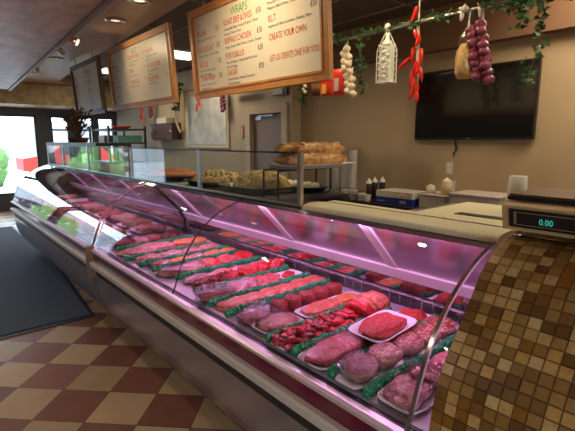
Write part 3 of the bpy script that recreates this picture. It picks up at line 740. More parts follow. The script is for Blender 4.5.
# garlic braid
t = thing('garlic_braid', 'braid of white garlic bulbs hanging from the rod beside the snack bags', 'garlic', (RX, 2.58, 1.95))
MB().tube([(RX, 2.60, RZ-.015), (RX, 2.60, 2.34), (RX, 2.57, 2.12), (RX, 2.53, 1.96)], .007, 6).build('cord', 'rope', t)
for k in range(13):
    f = k/12; z = 2.325-.375*f; y = 2.61-.085*f+(.024 if k % 2 else -.024)
    bulb('garlic_bulb', 'garlic', (RX-.026+.01*math.sin(k), y, z), .034, k, t)
# netted bottle
t = thing('netted_bottle', 'tall pale bottle in a white net hanging from rod', 'bottle', (RX, 2.19, 2.01))
yb = 2.19
MB().box(RX-.035, RX+.035, yb-.048, yb+.048, 2.02, 2.30).build('bottle_body', 'bottle_glass', t)
MB().lathe([(.045, 2.30), (.035, 2.325), (.014, 2.345), (.014, 2.385), (0, 2.386)], (RX, yb, 0), 14).build('neck', 'bottle_glass', t)
nt_ = MB()
for sy in (-1, 1):
    for sx in (-1, 1): nt_.tube([(RX, yb, RZ), (RX+sx*.006, yb+sy*.02, 2.38), (RX+sx*.042, yb+sy*.062, 2.26), (RX+sx*.042, yb+sy*.064, 2.012)], .004, 6)
for sx in (-1, 1):
    for j in range(6):
        z = 2.03+.045*j
        nt_.tube([(RX+sx*.040, yb-.056, z), (RX+sx*.042, yb, z+.022), (RX+sx*.040, yb+.056, z)], .003, 5); nt_.tube([(RX+sx*.040, yb-.056, z+.045), (RX+sx*.042, yb, z+.022), (RX+sx*.040, yb+.056, z+.045)], .003, 5)
nt_.tube([(RX-.042, yb-.064, 2.014), (RX-.042, yb+.064, 2.014), (RX+.042, yb+.064, 2.014), (RX+.042, yb-.064, 2.014), (RX-.042, yb-.064, 2.014)], .005, 6)
nt_.build('net', 'net', t)
MB().lathe([(0, 2.40), (.02, 2.405), (.028, 2.43), (.018, 2.455), (0, 2.46)], (RX, yb, 0), 8).build('bow', 'net', t)
for j, z in enumerate((2.06, 2.12, 2.18, 2.24)): MB().lathe([(.0, z-.016), (.012, z-.01), (.016, z), (.012, z+.01), (0, z+.016)], (RX-.036, yb, 0), 10).build('ornament', 'case_white', t)
# chili string
t = thing('chili_string', 'string of bright red chili peppers hanging in front of television corner', 'chili peppers', (RX, 1.91, 1.85))
MB().tube([(RX-.002, 1.915, 2.61), (RX-.005, 1.912, RZ), (RX, 1.905, 2.2), (RX, 1.90, 1.93)], .007, 6).tube([(RX, 1.925, RZ), (RX, 1.925, 2.28), (RX, 1.912, 2.1)], .006, 6).build('cord', 'rope', t)
spec = [(2.52, .015, .3, .12), (2.36, .03, -.5, .09), (2.31, -.02, .35, .08), (2.24, .03, .1, .11), (2.22, -.035, -.1, .12), (2.17, .055, .9, .12), (2.14, .0, .2, .1), (2.09, -.03, -.25, .11), (2.08, .03, .1, .13), (2.02, .02, -.1, .11), (1.98, -.02, .1, .10), (1.94, .015, .35, .09), (1.92, -.012, -.2, .09), (2.12, -.02, .1, .1)]
for k, (z, dy, an, ln) in enumerate(spec):
    c = Vector((RX-.02, 1.906+dy, z)); d = Vector((random.uniform(-.1, .1), math.sin(an)*1.0, -math.cos(an))); b = MB()
    b.tube([c, c+d*ln*.3, c+d*ln*.65+Vector((0, .004, 0)), c+d*ln+Vector((0, .012, 0))], [.011, .017, .014, .003], 8)
    b.build('chili_pepper', 'chili', t)
# white bow
tag(MB().blob((RX-.01, 1.565, 2.43), (.022, .03, .02), seed=3, amp=.4, sub=2).blob((RX-.01, 1.58, 2.39), (.012, .016, .03), seed=4, amp=.4, sub=2).build('fabric_bow', 'net'), 'white bow tied on the rod left of the pasta bag', 'bow')
# netted bag of pasta
t = thing('pasta_bag', 'clear bag of yellow pasta hanging left of the purple onions', 'bag', (RX, 1.535, 1.97))
b = MB().lathe([(0, 1.985), (.045, 1.98), (.066, 2.02), (.070, 2.10), (.062, 2.16), (.040, 2.20), (0, 2.21)], (RX, 1.535, 0), 16)
b.build('pasta', 'pasta', t)
MB().lathe([(0, 1.972), (.048, 1.972), (.071, 2.015), (.075, 2.10), (.068, 2.17), (.045, 2.25), (.016, 2.31), (.008, 2.36), (.012, 2.40)], (RX, 1.535, 0), 16).build('plastic', 'clear_plastic', t)
MB().tube([(RX, 1.535, 2.30), (RX, 1.525, RZ)], .004).build('string', 'net', t)
# onion braid
t = thing('onion_braid', 'large braid of glossy purple onions hanging in front of television', 'onions', (RX, 1.42, 1.93))
MB().tube([(RX, 1.44, RZ), (RX, 1.43, 2.2), (RX, 1.39, 1.95)], .008, 6).blob((RX-.01, 1.45, 2.385), (.014, .02, .03), seed=9, amp=.3, sub=2).build('cord', 'rope', t)
for k in range(17):
    f = k/16; z = 2.30-.35*f; y = 1.462-.075*f+(.034 if k % 2 else -.030)
    bulb('purple_onion', 'onion', (RX-.036+.014*math.sin(k*2), y, z), .037, k, t)

# second row of hung goods, half hidden behind the near board
BX = 3.3
tag(MB().tube([(BX, 2.9, 2.29), (BX, 3.8, 2.29)], .008).tube([(BX, 3.0, 2.29), (BX, 3.0, DZ-.007)], .004).tube([(BX, 3.75, 2.29), (BX, 3.75, DZ-.007)], .004).build('hanging_rail', 'dark_metal'), 'thin dark rail holding snack bags beside the near board', 'rail')
def bag(y, z, w_, h_, yawr, lb):
    t = thing('snack_bag', lb, 'snack bag', (BX, y, z)); b = MB(); n = 12; R = Matrix.Rotation(yawr, 3, 'Z'); c = Vector((BX, y, z))
    vs = []; fs = []
    for side in (-1, 1):
        for i in range(n+1):
            for j in range(n+1):
                u = i/n*2-1; v = j/n*2-1
                th = .028*((1-abs(u)**2.5)*(1-abs(v)**3))**.5+.001
                vs.append(R @ Vector((side*th, u*w_/2, (v+1)*h_/2))+c)
    m = (n+1)**2
    for s_ in (0, 1):
        for i in range(n):
            for j in range(n):
                q = (s_*m+i*(n+1)+j, s_*m+(i+1)*(n+1)+j, s_*m+(i+1)*(n+1)+j+1, s_*m+i*(n+1)+j+1); fs.append(q if s_ else q[::-1])
    b.add(vs, fs, True).build('bag_body', 'chip_red', t)
    def pl(y0, y1, z0_, z1_, mat, nm):
        MB().add([R @ Vector((-.0315, a*w_, q*h_))+c for a, q in ((y0, z0_), (y1, z0_), (y1, z1_), (y0, z1_))]+[R @ Vector((-.029, a*w_, q*h_))+c for a, q in ((y0, z0_), (y1, z0_), (y1, z1_), (y0, z1_))], [(0, 1, 2, 3), (7, 6, 5, 4), (0, 4, 5, 1), (1, 5, 6, 2), (2, 6, 7, 3), (3, 7, 4, 0)]).build(nm, mat, t)
    return t, pl
t, pl = bag(3.235, 2.02, .185, .225, 0, 'left red snack bag with yellow picture beside the menu board')
pl(-.12, .22, .08, .5, 'chip_yellow', 'picture'); pl(-.3, .3, .66, .78, 'box_white', 'title')
MB().tube([(BX, 3.235, 2.24), (BX, 3.235, 2.29)], .003).build('clip', 'steel', t)
t, pl = bag(3.07, 2.015, .15, .255, .12, 'right red snack bag with white label beside garlic braid')
pl(-.15, .2, .15, .62, 'box_white', 'label_patch')
MB().tube([(BX, 3.07, 2.265), (BX, 3.07, 2.29)], .003).build('clip', 'steel', t)
t = thing('wicker_basket', 'small brown wicker basket hung between near board and snack bags', 'basket', (BX+.1, 3.44, 2.04))
MB().lathe([(0, 2.045), (.075, 2.045), (.095, 2.16), (.09, 2.16), (.07, 2.055), (0, 2.055)], (BX+.1, 3.44, 0), 16).build('basket_body', 'wicker', t)
MB().tube([(BX+.1, 3.35, 2.155), (BX+.06, 3.38, 2.25), (BX, 3.44, 2.288), (BX+.06, 3.50, 2.25), (BX+.1, 3.53, 2.155)], .006).build('handle', 'wicker', t)
ivy('hanging_ivy', 'ivy strand hanging under the right corner of near board', [(BX, 3.60, 2.28), (BX, 3.61, 2.15), (BX, 3.60, 2.04), (BX, 3.61, 1.95)], 60, .025, .055)
t = thing('shallot_bunch', 'small bunch of pale shallots hanging beside the wicker basket', 'shallots', (BX, 3.55, 2.06))
MB().tube([(BX-.01, 3.55, 2.29), (BX-.02, 3.55, 2.06)], .004, 6).build('cord', 'rope', t)
for k in range(5): bulb('shallot', 'garlic', (BX-.02, 3.545+(.02 if k % 2 else -.01), 2.20-.03*k), .022, k, t)

# row hung along the door wall
WXX = 3.93
tag(MB().tube([(WXX, 4.7, 2.46), (WXX, 9.9, 2.46)], .008).box(WXX-.005, 4.049, 4.9, 4.93, 2.45, 2.47).box(WXX-.005, 4.049, 9.6, 9.63, 2.45, 2.47).build('wall_rail', 'dark_metal'), 'long thin rail along the rear wall behind menu boards', 'rail')
t = thing('onion_braid', 'small purple onion braid hanging above the framed print', 'onions', (WXX, 6.18, 2.0))
MB().tube([(WXX, 6.2, 2.46), (WXX, 6.16, 2.02)], .006).build('cord', 'rope', t)
for k in range(12): bulb('purple_onion', 'onion', (WXX-.03, 6.20-.004*k+(.03 if k % 2 else -.03), 2.38-.03*k), .036, k, t)
t = thing('onion_braid', 'far purple onion braid left of the brown wall box', 'onions', (WXX, 9.0, 2.0))
MB().tube([(WXX, 9.0, 2.46), (WXX, 9.0, 2.02)], .006).build('cord', 'rope', t)
for k in range(10): bulb('purple_onion', 'onion', (WXX-.03, 9.0+(.04 if k % 2 else -.04), 2.36-.032*k), .04, k, t)
for (yy, z0_, g_, lb) in ((7.0, 2.42, '', 'red chili bunch hanging at the left top of the framed print'), (9.5, 2.32, '', 'red chili bunch hanging in the far corner above the black boxes')):
    t = thing('chili_string', lb, 'chili peppers', (WXX, yy, z0_-.3))
    MB().tube([(WXX, yy, 2.46), (WXX, yy, z0_-.28)], .005).build('cord', 'rope', t)
    for k in range(7):
        c = Vector((WXX-.02, yy+random.uniform(-.04, .04), z0_-.03-.035*k)); an = random.uniform(-.6, .6); d = Vector((0, math.sin(an), -math.cos(an)))
        MB().tube([c, c+d*.04, c+d*.09, c+d*.13], [.012, .016, .012, .003], 7).build('chili_pepper', 'chili', t)
tag(MB().tube([(WXX, 7.62, 2.46), (WXX, 7.62, 2.40), (WXX-.02, 7.60, 2.2), (WXX, 7.62, 1.75)], [.004, .03, .045, .035], 8).build('straw_braid', 'tan_box'), 'tan straw braid hanging in the gap between two boards', 'straw braid')
tag(MB().tube([(WXX, 7.95, 2.46), (WXX, 7.96, 2.2), (WXX-.02, 7.85, 1.9), (WXX, 7.75, 1.72)], .02, 8).build('straw_braid', 'rope'), 'curved pale straw braid left of the thicker tan one', 'straw braid')
ivy('hanging_ivy', 'dark ivy strands seen in the gap between the two nearer boards', [(WXX, 7.7, 2.6), (WXX, 7.8, 2.45), (WXX, 7.75, 2.3), (WXX, 7.85, 2.15)], 90, .06, .09)
t = thing('gift_card_sign', 'tan card sign hanging under the near menu board', 'sign', (WXX, 5.7, 2.29))
MB().box(WXX-.012, WXX, 5.42, 5.98, 2.27, 2.37).build('card', 'tan_box', t); MB().box(WXX-.0145, WXX-.0125, 5.52, 5.88, 2.30, 2.345).build('patch', 'paper_white', t)
MB().tube([(WXX-.006, 5.7, 2.37), (WXX-.006, 5.7, 2.458)], .003).build('string', 'rope', t)
t = thing('framed_photo', 'small framed picture on the wall above the grey door', 'picture frame', (4.0, 4.86, 2.2))
MB().box(4.02, 4.048, 4.70, 5.03, 2.20, 2.36).build('frame', 'black_plastic', t); MB().box(4.014, 4.0195, 4.80, 5.02, 2.21, 2.35).build('picture', 'box_white', t)
t = thing('framed_print', 'large faded print on the rear wall left of the door', 'picture', (4.03, 6.95, 1.46))
MB().box(4.02, 4.048, 6.20, 7.72, 1.44, 2.40).build('frame', 'trim', t); MB().box(4.012, 4.0195, 6.26, 7.66, 1.50, 2.36).build('picture', 'poster', t)
tag(MB().box(4.03, 4.048, 5.80, 5.87, 1.62, 1.80).build('wall_sticker', M['pale']), 'small pink notice on the wall left of the grey door', 'notice')
t = thing('wall_cabinet', 'dark brown box on the rear wall left of the framed print', 'box', (3.95, 8.35, 1.6))
MB().box(3.85, 4.048, 7.95, 8.85, 1.59, 1.91).build('box_body', 'brown_box', t)
for y in (8.0, 8.8): MB().box(3.84, 3.8495, y-.03, y+.03, 1.74, 1.77).build('latch', 'steel', t)
tag(MB().box(3.86, 4.04, 8.2, 8.65, 1.911, 2.02).build('paper_stack', 'paper_white'), 'white paper bundle on top of the brown wall box', 'paper')
for z, lb in ((1.80, 'upper small black box left of the brown wall box'), (1.64, 'lower small black box left of the brown wall box')):
    tag(MB().box(3.98, 4.048, 8.98, 9.24, z, z+.125).build('speaker', 'black_plastic'), lb, 'speaker')

# far corner shelving
t = thing('wire_shelf_unit', 'dark shelf unit at the far end in front of windows', 'shelf unit', (3.4, 9.2, 0))
for x in (3.0, 3.75):
    for y in (9.0, 10.2): MB().box(x-.02, x+.02, y-.02, y+.02, .001, 1.86).build('post', 'dark_metal', t)
for z in (.5, 1.1, 1.5, 1.78): MB().box(2.979, 3.771, 8.979, 10.221, z, z+.03).build('shelf', 'dark_metal', t)
tag(MB().lathe([(0, 1.811), (.12, 1.811), (.22, 1.87), (.2, 1.875), (.1, 1.83), (0, 1.83)], (3.45, 9.5, 0)).build('platter', 'red'), 'red platter on top of the far shelf unit', 'platter')
tag(MB().box(3.2, 3.7, 9.05, 9.35, 1.531, 1.67).build('storage_box', 'teal'), 'teal box on the upper shelf at the far end', 'box')
tag(MB().box(3.1, 3.5, 9.6, 9.95, 1.531, 1.68).build('storage_box', 'white_plastic'), 'pale box behind the teal box on the far shelf', 'box')
# dried twigs on the far case
t = thing('dried_twig_arrangement', 'dried brown twig arrangement on the far case shelf', 'dried plants', (1.62, 6.0, 1.541))
MB().lathe([(0, 1.5415), (.10, 1.5415), (.13, 1.60), (.12, 1.605), (0, 1.60)], (1.62, 6.0, 0)).build('bowl', 'wicker', t)
tw = MB(); lf = MB()
for k in range(70):
    a = random.uniform(0, 2*PI); sp = random.uniform(.05, .42); h = random.uniform(.12, .40)
    p0 = Vector((1.62, 6.0+random.uniform(-.08, .08), 1.58)); p2 = p0+Vector((sp*math.cos(a)*.35, sp*math.sin(a)*1.3, h)); p1 = p0.lerp(p2, .5)+Vector((0, 0, .05))
    tw.tube([p0, p1, p2], [.005, .004, .002], 5)
    for q in range(4): lf.leaf(p1.lerp(p2, random.random()), .05)
tw.build('twigs', 'stem', t); lf.build('dried_leaves', 'wicker', t)

# ------------------------------------------------------------------ television, outlets
t = thing('television', 'large black flat television on the tan wall', 'television', (4.15, 2.12, 1.573))
MB().box(4.135, 4.175, 1.52, 2.715, 1.573, 2.262).build('housing', 'black_plastic', t)
MB().box(4.1325, 4.1348, 1.534, 2.701, 1.597, 2.248).build('screen', 'screen', t)
MB().box(4.1318, 4.1345, 2.085, 2.135, 1.580, 1.588).build('badge', 'steel', t)
MB().box(4.1755, 4.1998, 1.9, 2.3, 1.75, 2.1).build('wall_mount', 'dark_metal', t)
MB().tube([(4.18, 2.26, 1.575), (4.188, 2.27, 1.52), (4.188, 2.255, 1.47), (4.188, 2.285, 1.44), (4.185, 2.27, 1.40)], .006).tube([(4.185, 2.28, 1.575), (4.185, 2.25, 1.5), (4.185, 2.28, 1.42)], .005).build('cable', 'black_plastic', t)
for (y, z, lb) in ((2.325, 1.222, 'white wall outlet below the television cable'), (2.285, 1.03, 'lower white wall outlet behind the squeeze bottles')):
    t = thing('wall_outlet', lb, 'outlet', (4.19, y, z))
    MB().box(4.193, 4.1998, y-.038, y+.038, z, z+.122).build('cover_plate', 'white_plastic', t)
    for dz in (.03, .075): MB().box(4.190, 4.1928, y-.016, y+.016, z+dz, z+dz+.025).build('socket', 'net', t)

# ------------------------------------------------------------------ back counter
t = thing('back_counter', 'dark back counter along the tan wall', 'counter', (3.8, 2.6, 0))
MB().box(3.42, 4.198, .45, 4.6, 0.915, 0.95).build('worktop', 'black_tray', t)
MB().box(3.46, 4.18, .47, 4.58, .001, 0.9145).build('cabinet', 'grey_box', t)
def stack(x, y, n_, r, h, lb, z=0.9505, grp=None):
    b = MB(); zz = z
    for k in range(n_):
        b.lathe([(r*.72, zz), (r*.98, zz+h), (r*1.05, zz+h+.002), (r*1.05, zz+h+.006), (r*.95, zz+h+.006)], (x, y, 0), 16); zz += .017
    b.lathe([(0, z), (r*.72, z)], (x, y, 0), 16); b.lathe([(0, zz+h-.012), (r*.95, zz+h-.012)], (x, y, 0), 16)
    return tag(b.build('cup_stack', 'white_plastic'), lb, 'cup stack', grp)
stack(3.62, 3.13, 25, .045, .10, 'tallest white cup stack, rightmost, beside the bread platter')
stack(3.66, 3.27, 22, .045, .10, 'white cup stack second from right, behind the bread rack')
stack(3.66, 3.40, 19, .042, .09, 'white cup stack behind the right leg of the bread rack')
stack(3.7, 3.55, 17, .042, .09, 'leftmost white cup stack behind the bread rack')
stack(3.50, 3.12, 3, .045, .055, 'short white tub stack in front of the tall cup stacks')
stack(3.50, 3.0, 3, .045, .06, 'short white tub stack nearest the dark squeeze bottle')
stack(3.50, 2.90, 2, .045, .05, 'lowest white tub pair left of the squeeze bottles')
tag(MB().box(3.48, 3.53, 2.80, 2.85, 0.9505, 1.015).build('lid_box', 'white_plastic'), 'small white box beside the dark squeeze bottle', 'box')
def bottle(x, y, z, mat, cap, lb, h=.19, r=.032):
    t = thing('squeeze_bottle', lb, 'bottle', (x, y, z))
    MB().lathe([(0, z), (r, z), (r, z+h*.8), (r*.8, z+h*.88), (r*.7, z+h*.9)], (x, y, 0), 14).build('bottle_body', mat, t)
    MB().lathe([(r*.95, z+h*.86), (r*.95, z+h*.96), (r*.5, z+h*1.02), (r*.2, z+h*1.14), (0, z+h*1.15)], (x, y, 0), 14).build('nozzle_cap', cap, t)
bottle(3.57, 2.86, 0.9505, 'sauce_dark', 'white_plastic', 'black squeeze bottle with white cap left of blue box', .20)
bottle(3.74, 2.92, 0.9505, 'sauce_dark', 'white_plastic', 'dark squeeze bottle with white cap, middle of three by the blue box', .20)
bottle(3.82, 2.88, 0.9505, 'sauce_dark', 'white_plastic', 'brown squeeze bottle with white cap just behind the blue box', .20)
t = thing('foil_box', 'blue and white carton on the back counter reading 2000', 'carton', (3.65, 2.48, 0.9505))
a0, a1 = 2.29, 2.71
MB().box(3.5, 3.78, a0, a1, 0.9505, 1.015).build('lower_box', 'blue_box', t); MB().box(3.5, 3.78, a0, a1, 1.0155, 1.075).build('upper_box', 'box_white', t)
tx = MB(); text_mesh(tx, '2000', (3.4995, 2.43, 0.965), (0, -1, 0), (0, 0, 1), .045, .8); text_mesh(tx, 'foodservice', (3.4995, 2.69, 0.97), (0, -1, 0), (0, 0, 1), .024, .8); tx.build('lettering', 'paper_white', t)
MB().blob((3.499, 2.41, 1.042), (.002, .035, .017), seed=2, amp=.2, sub=2).build('picture', 'tan_box', t)
t = thing('condiment_bin', 'grey bin holding squeeze bottles right of the blue carton', 'bin', (3.75, 2.14, 0.9505))
MB().box(3.56, 3.9, 2.0, 2.255, 0.9505, 1.065).build('bin_body', 'grey_box', t)
MB().box(3.55, 3.91, 1.99, 2.265, 1.0655, 1.073).build('rim', 'grey_box', t)
bottle(3.66, 2.20, 1.0735, 'white_plastic', 'sauce_tan', 'small white squeeze bottle on the grey bin, left of three', .075, .042)
bottle(3.72, 2.10, 1.0735, 'sauce_tan', 'sauce_tan', 'small tan squeeze bottle in the middle of the grey bin', .055, .022)
bottle(3.64, 2.03, 1.0735, 'sauce_tan', 'white_plastic', 'tallest cream squeeze bottle at right of the grey bin', .14, .042)
t = thing('steel_box', 'long silver box on the back counter under the television', 'box', (3.75, 1.75, 0.9505))
MB().box(3.56, 3.92, 1.52, 1.955, 0.9505, 1.095).build('box_body', 'grey_box', t); MB().box(3.55, 3.93, 1.51, 1.965, 1.0955, 1.108).build('lid', 'grey_box', t)

# ------------------------------------------------------------------ bread rack and bread
t = thing('bread_rack', 'black wire rack with white platter at the end of salad counter', 'rack', (1.74, 1.88, 1.2365))
for dy in (0, .13):
    A = Vector((1.50, 1.83+dy, 0)); B = Vector((1.97, 1.885+dy, 0))
    MB().tube([A+Vector((0, 0, 1.2425)), A+Vector((0, 0, 1.392))], .006, 8).build('leg', 'black_plastic', t)
    MB().tube([B+Vector((-.045, 0, 1.2445)), B+Vector((-.012, 0, 1.246)), B+Vector((0, 0, 1.262)), B+Vector((0, 0, 1.392))], .006, 8).build('leg', 'black_plastic', t)
    MB().tube([A+Vector((0, 0, 1.398)), B+Vector((0, 0, 1.398))], .006, 8).build('crossbar', 'black_plastic', t)
def rtray(mb, c, wx, wy, h, rot=0, tilt=(0, 0), lip=.012, th=.003, p=6):
    """rounded rectangular tray with flared walls and a rim"""
    R = Euler((tilt[0], tilt[1], rot)).to_matrix(); c = Vector(c); n = 40
    def ring(sx, sy, z):
        o = []
        for k in range(n):
            a = 2*PI*k/n; ca, sa = math.cos(a), math.sin(a); r = (abs(ca)**p+abs(sa)**p)**(-1/p)
            o.append(R @ Vector((ca*r*sx, sa*r*sy, z))+c)
        return o
    rs = [ring(.001, .001, 0), ring(wx/2*.84, wy/2*.84, 0), ring(wx/2*.95, wy/2*.95, h), ring(wx/2, wy/2, h+.001), ring(wx/2, wy/2, h-th), ring(wx/2*.95-.001, wy/2*.95-.001, h-th), ring(wx/2*.84, wy/2*.84, -th), ring(.001, .001, -th)]
    vs = [v for r in rs for v in r]; fs = [(i*n+k, i*n+(k+1) % n, (i+1)*n+(k+1) % n, (i+1)*n+k) for i in range(len(rs)-1) for k in range(n)]
    return mb.add(vs, fs, True)
tag(rtray(MB(), (1.80, 1.885, 1.409), .56, .30, .020, -.02).build('bread_platter', 'white_tray'), 'long white platter under the bread loaves', 'platter')
def loaf(c, L_, r, yawr, seed, lb):
    t = thing('bread_loaf', lb, 'bread', (c[0], c[1], c[2]-r*.75))
    MB().blob(c, (r*1.15, L_/2, r), (0, 0, yawr), seed, .05, 4, 2.6, flat=r*.75, sub=4, hf=.05, hfreq=6).build('crust', 'crust', t)
    sc_ = MB(); R = Matrix.Rotation(yawr, 3, 'Z')
    for k in range(4):
        o = R @ Vector((0, (-.33+.22*k)*L_, r*.86)); sc_.blob(Vector(c)+o, (r*.5, L_*.085, r*.2), (0, 0, yawr+.55), seed+k, .2, 4, sub=2)
    sc_.build('scored_top', 'rind', t); return t
loaf((1.80, 1.83, 1.452), .49, .040, PI/2-.04, 1, 'lower front long bread loaf on the white platter')
loaf((1.80, 1.94, 1.452), .47, .040, PI/2, 2, 'lower rear long bread loaf on the white platter')
loaf((1.84, 1.85, 1.512), .38, .040, PI/2-.10, 3, 'top front bread loaf with pale scored crust')
loaf((1.735, 1.94, 1.512), .34, .038, PI/2+.08, 4, 'top rear bread loaf, farther left on the pile')

# ------------------------------------------------------------------ salad platters behind the glass guard
def salad(x, y, wx, wy, lb, lb2, mats, n_, zt, seed):
    rtray(MB(), (x, y, 1.2405), wx, wy, .035).build
    tag(rtray(MB(), (x, y, 1.2405), wx, wy, .032).build('salad_tray', 'black_tray'), lb, 'tray')
    random.seed(seed); base = MB(); base.blob((x, y, 1.243), (wx*.40, wy*.42, zt), seed=seed, amp=.12, p=3, flat=0., sub=4, hf=.12, hfreq=10)
    m0 = base.build('salad_heap', mats[0]); tag(m0, lb2, 'salad', kind='stuff')
    for mi, mt in enumerate(mats[1:]+[mats[0]]):
        p = MB()
        for k in range(n_):
            a = random.uniform(0, 2*PI); rr = random.random()**.5
            px_, py_ = rr*math.cos(a), rr*math.sin(a); z = 1.243+zt*max(0, 1-rr**2.6)**.5+.003
            p.blob((x+px_*wx*.38, y+py_*wy*.40, z), (.021, .014, .010), (random.random()*3,)*3, k, .3, sub=1)
        pc = p.build('pieces', mt, m0); pc['kind'] = 'stuff'
salad(1.74, 2.30, .44, .52, 'black tray of yellow salad nearest the bread rack', 'heap of yellow pasta salad nearest the bread rack', ['salad', 'salad2'], 260, .105, 11)
salad(1.74, 2.82, .44, .46, 'black tray of pasta salad in the middle', 'heap of pasta salad behind the middle glass post', ['salad', 'salad2', 'salad_green'], 110, .085, 12)
salad(1.74, 3.6, .44, .75, 'long black tray of orange red salad', 'low heap of orange red salad left of pasta salad', ['salad_red', 'salad', 'salad_red'], 200, .06, 13)
random.seed(21)
tag(rtray(MB(), (1.93, 2.14, 1.2405), .20, .42, .03).build('cheese_tray', 'black_tray'), 'shallow tray of cheese balls under the bread rack', 'tray')
for k in range(10):
    tag(MB().blob((1.90+(k % 2)*.06, 2.01+.064*(k//2), 1.272), (.028, .028, .026), seed=k, amp=.05, sub=2).build('cheese_ball', 'egg'), 'pale round cheese ball in the tray under the bread rack', 'cheese ball', 'cheese balls under the bread rack')

# ------------------------------------------------------------------ meat deck
ZD = .7655
def parsley(y, x0, x1, lb, skew=.035):
    b = MB(); n = 110; m = 10; vs = []
    for i in range(n+1):
        f = i/n; x = x0+(x1-x0)*f; yy = y+skew*f+.004*math.sin(9*f)
        for k in range(m):
            a = 2*PI*k/m
            r = .0145+.008*noise.noise(Vector((x*110, k*1.9, y*50)))+.004*random.uniform(-1, 1)
            if i in (0, n): r *= .3
            vs.append((x, yy+r*math.cos(a), max(ZD+.0003, ZD+.016+r*1.25*math.sin(a))))
    fs = [(i*m+k, i*m+(k+1) % m, (i+1)*m+(k+1) % m, (i+1)*m+k) for i in range(n) for k in range(m)]
    b.add(vs, fs, False); b.add(vs, [tuple(range(m)), tuple(range(len(vs)-m, len(vs)))])
    return tag(b.build('parsley_strip', 'parsley'), lb, 'garnish strip')
SY = [(.782, .985, 1.70, 'nearest green parsley strip, between pork slabs and round steaks'),
      (.937, .985, 1.70, 'green parsley strip between round steaks and the white ground beef tray'),
      (1.125, .985, 1.62, 'green parsley strip between beef strips and the large flank slab'),
      (1.282, .985, 1.66, 'green parsley strip on the far side of the beef strips heap'),
      (1.60, .995, 1.70, 'green parsley strip behind the dark ground rolls'),
      (1.762, 1.0, 1.70, 'bright green parsley strip beyond the flat sausage sheets'),
      (1.955, 1.15, 1.70, 'green parsley strip just in front of the red lump row'),
      (2.245, 1.07, 1.70, 'green parsley strip just behind the red lump row'),
      (2.49, 1.03, 1.70, 'green parsley strip near the glass joint, before the orange slices'),
      (2.64, 1.01, 1.70, 'green parsley strip behind the orange slices'),
      (2.83, .99, 1.66, 'green parsley strip along the near side of long fillet tray'),
      (3.13, 1.04, 1.68, 'farthest green parsley strip, behind the long fillet tray')]
for y, a, b, lb in SY: parsley(y, a, b, lb, .02 if y > 1 else .012)

def tray(c, wx, wy, h, lb, mat='white_tray', rot=0, tilt=(0, 0), p=6):
    return tag(rtray(MB(), c, wx, wy, h, rot, tilt, p=p).build('meat_tray', mat), lb, 'tray')
def piece(name, c, r, lb, mat, cat='meat', rot=(0, 0, 0), seed=0, amp=.12, p=2.6, flat=None, group=None, hf=.04, freq=3., wrap=False, sub=4, hfreq=8):
    """a piece of meat whose base rests at height c[2]"""
    fz = r[2]*.55 if flat is None else flat
    cc = (c[0], c[1], c[2]+fz)
    b = MB().blob(cc, r, rot, seed, amp, freq, p, flat=fz, sub=sub, hf=hf, hfreq=hfreq)
    if not wrap:
        return tag(b.build(name, mat, origin=c), lb, cat, group)
    t = thing(name, lb, cat, c, group); b.build('meat', mat, t)
    MB().blob((cc[0], cc[1], cc[2]+.003), (r[0]*1.10, r[1]*1.10, r[2]*1.15), rot, seed, amp, freq, 3.2, flat=fz+.002, sub=4, hf=.10, hfreq=5).build('plastic_wrap', 'wrap', t)
    return t
def steak(x, y, z, r, th, tiltx, tilty, seed, lb, mat='steak'):
    t = thing('round_steak', lb, 'steak', (x, y, z)); n = 40; R = Euler((tiltx, tilty, 0)).to_matrix(); c = Vector((x, y, z+th/2+r*abs(math.sin(tilty))*.9))
    def rr(a): return r*(1+.07*math.sin(2*a+seed)+.05*math.sin(3*a+seed*2.1)+.03*math.sin(7*a+seed))
    b = MB(); vs = []; rings = [(.0, th/2), (.5, th/2+.001), (.86, th/2), (.955, th*.35)]
    for s_ in (1, -1):
        for f, z_ in rings:
            for k in range(n):
                a = 2*PI*k/n; q = rr(a)*f
                vs.append(R @ Vector((q*math.cos(a), q*math.sin(a), s_*z_+.002*noise.noise(Vector((q*60*math.cos(a), q*60*math.sin(a), seed*3)))))+c)
    m = len(rings)
    for s_ in (0, 1):
        o = s_*m*n
        b.f += [(o+i*n+k, o+i*n+(k+1) % n, o+(i+1)*n+(k+1) % n, o+(i+1)*n+k) for i in range(m-1) for k in range(n)]
    b.v = [Vector(v) for v in vs]; b.sm = [True]*len(b.f); b.build('meat', mat, t)
    f = MB(); vs = []
    for z_, q in ((th*.42, .93), (th*.3, 1.0), (-th*.3, 1.0), (-th*.42, .93)):
        for k in range(n):
            a = 2*PI*k/n; vs.append(R @ Vector((rr(a)*q*math.cos(a), rr(a)*q*math.sin(a), z_))+c)
    f.add(vs, [(i*n+k, i*n+(k+1) % n, (i+1)*n+(k+1) % n, (i+1)*n+k) for i in range(3) for k in range(n)], True)
    f.build('fat_rim', 'fat', t); return t

random.seed(5)
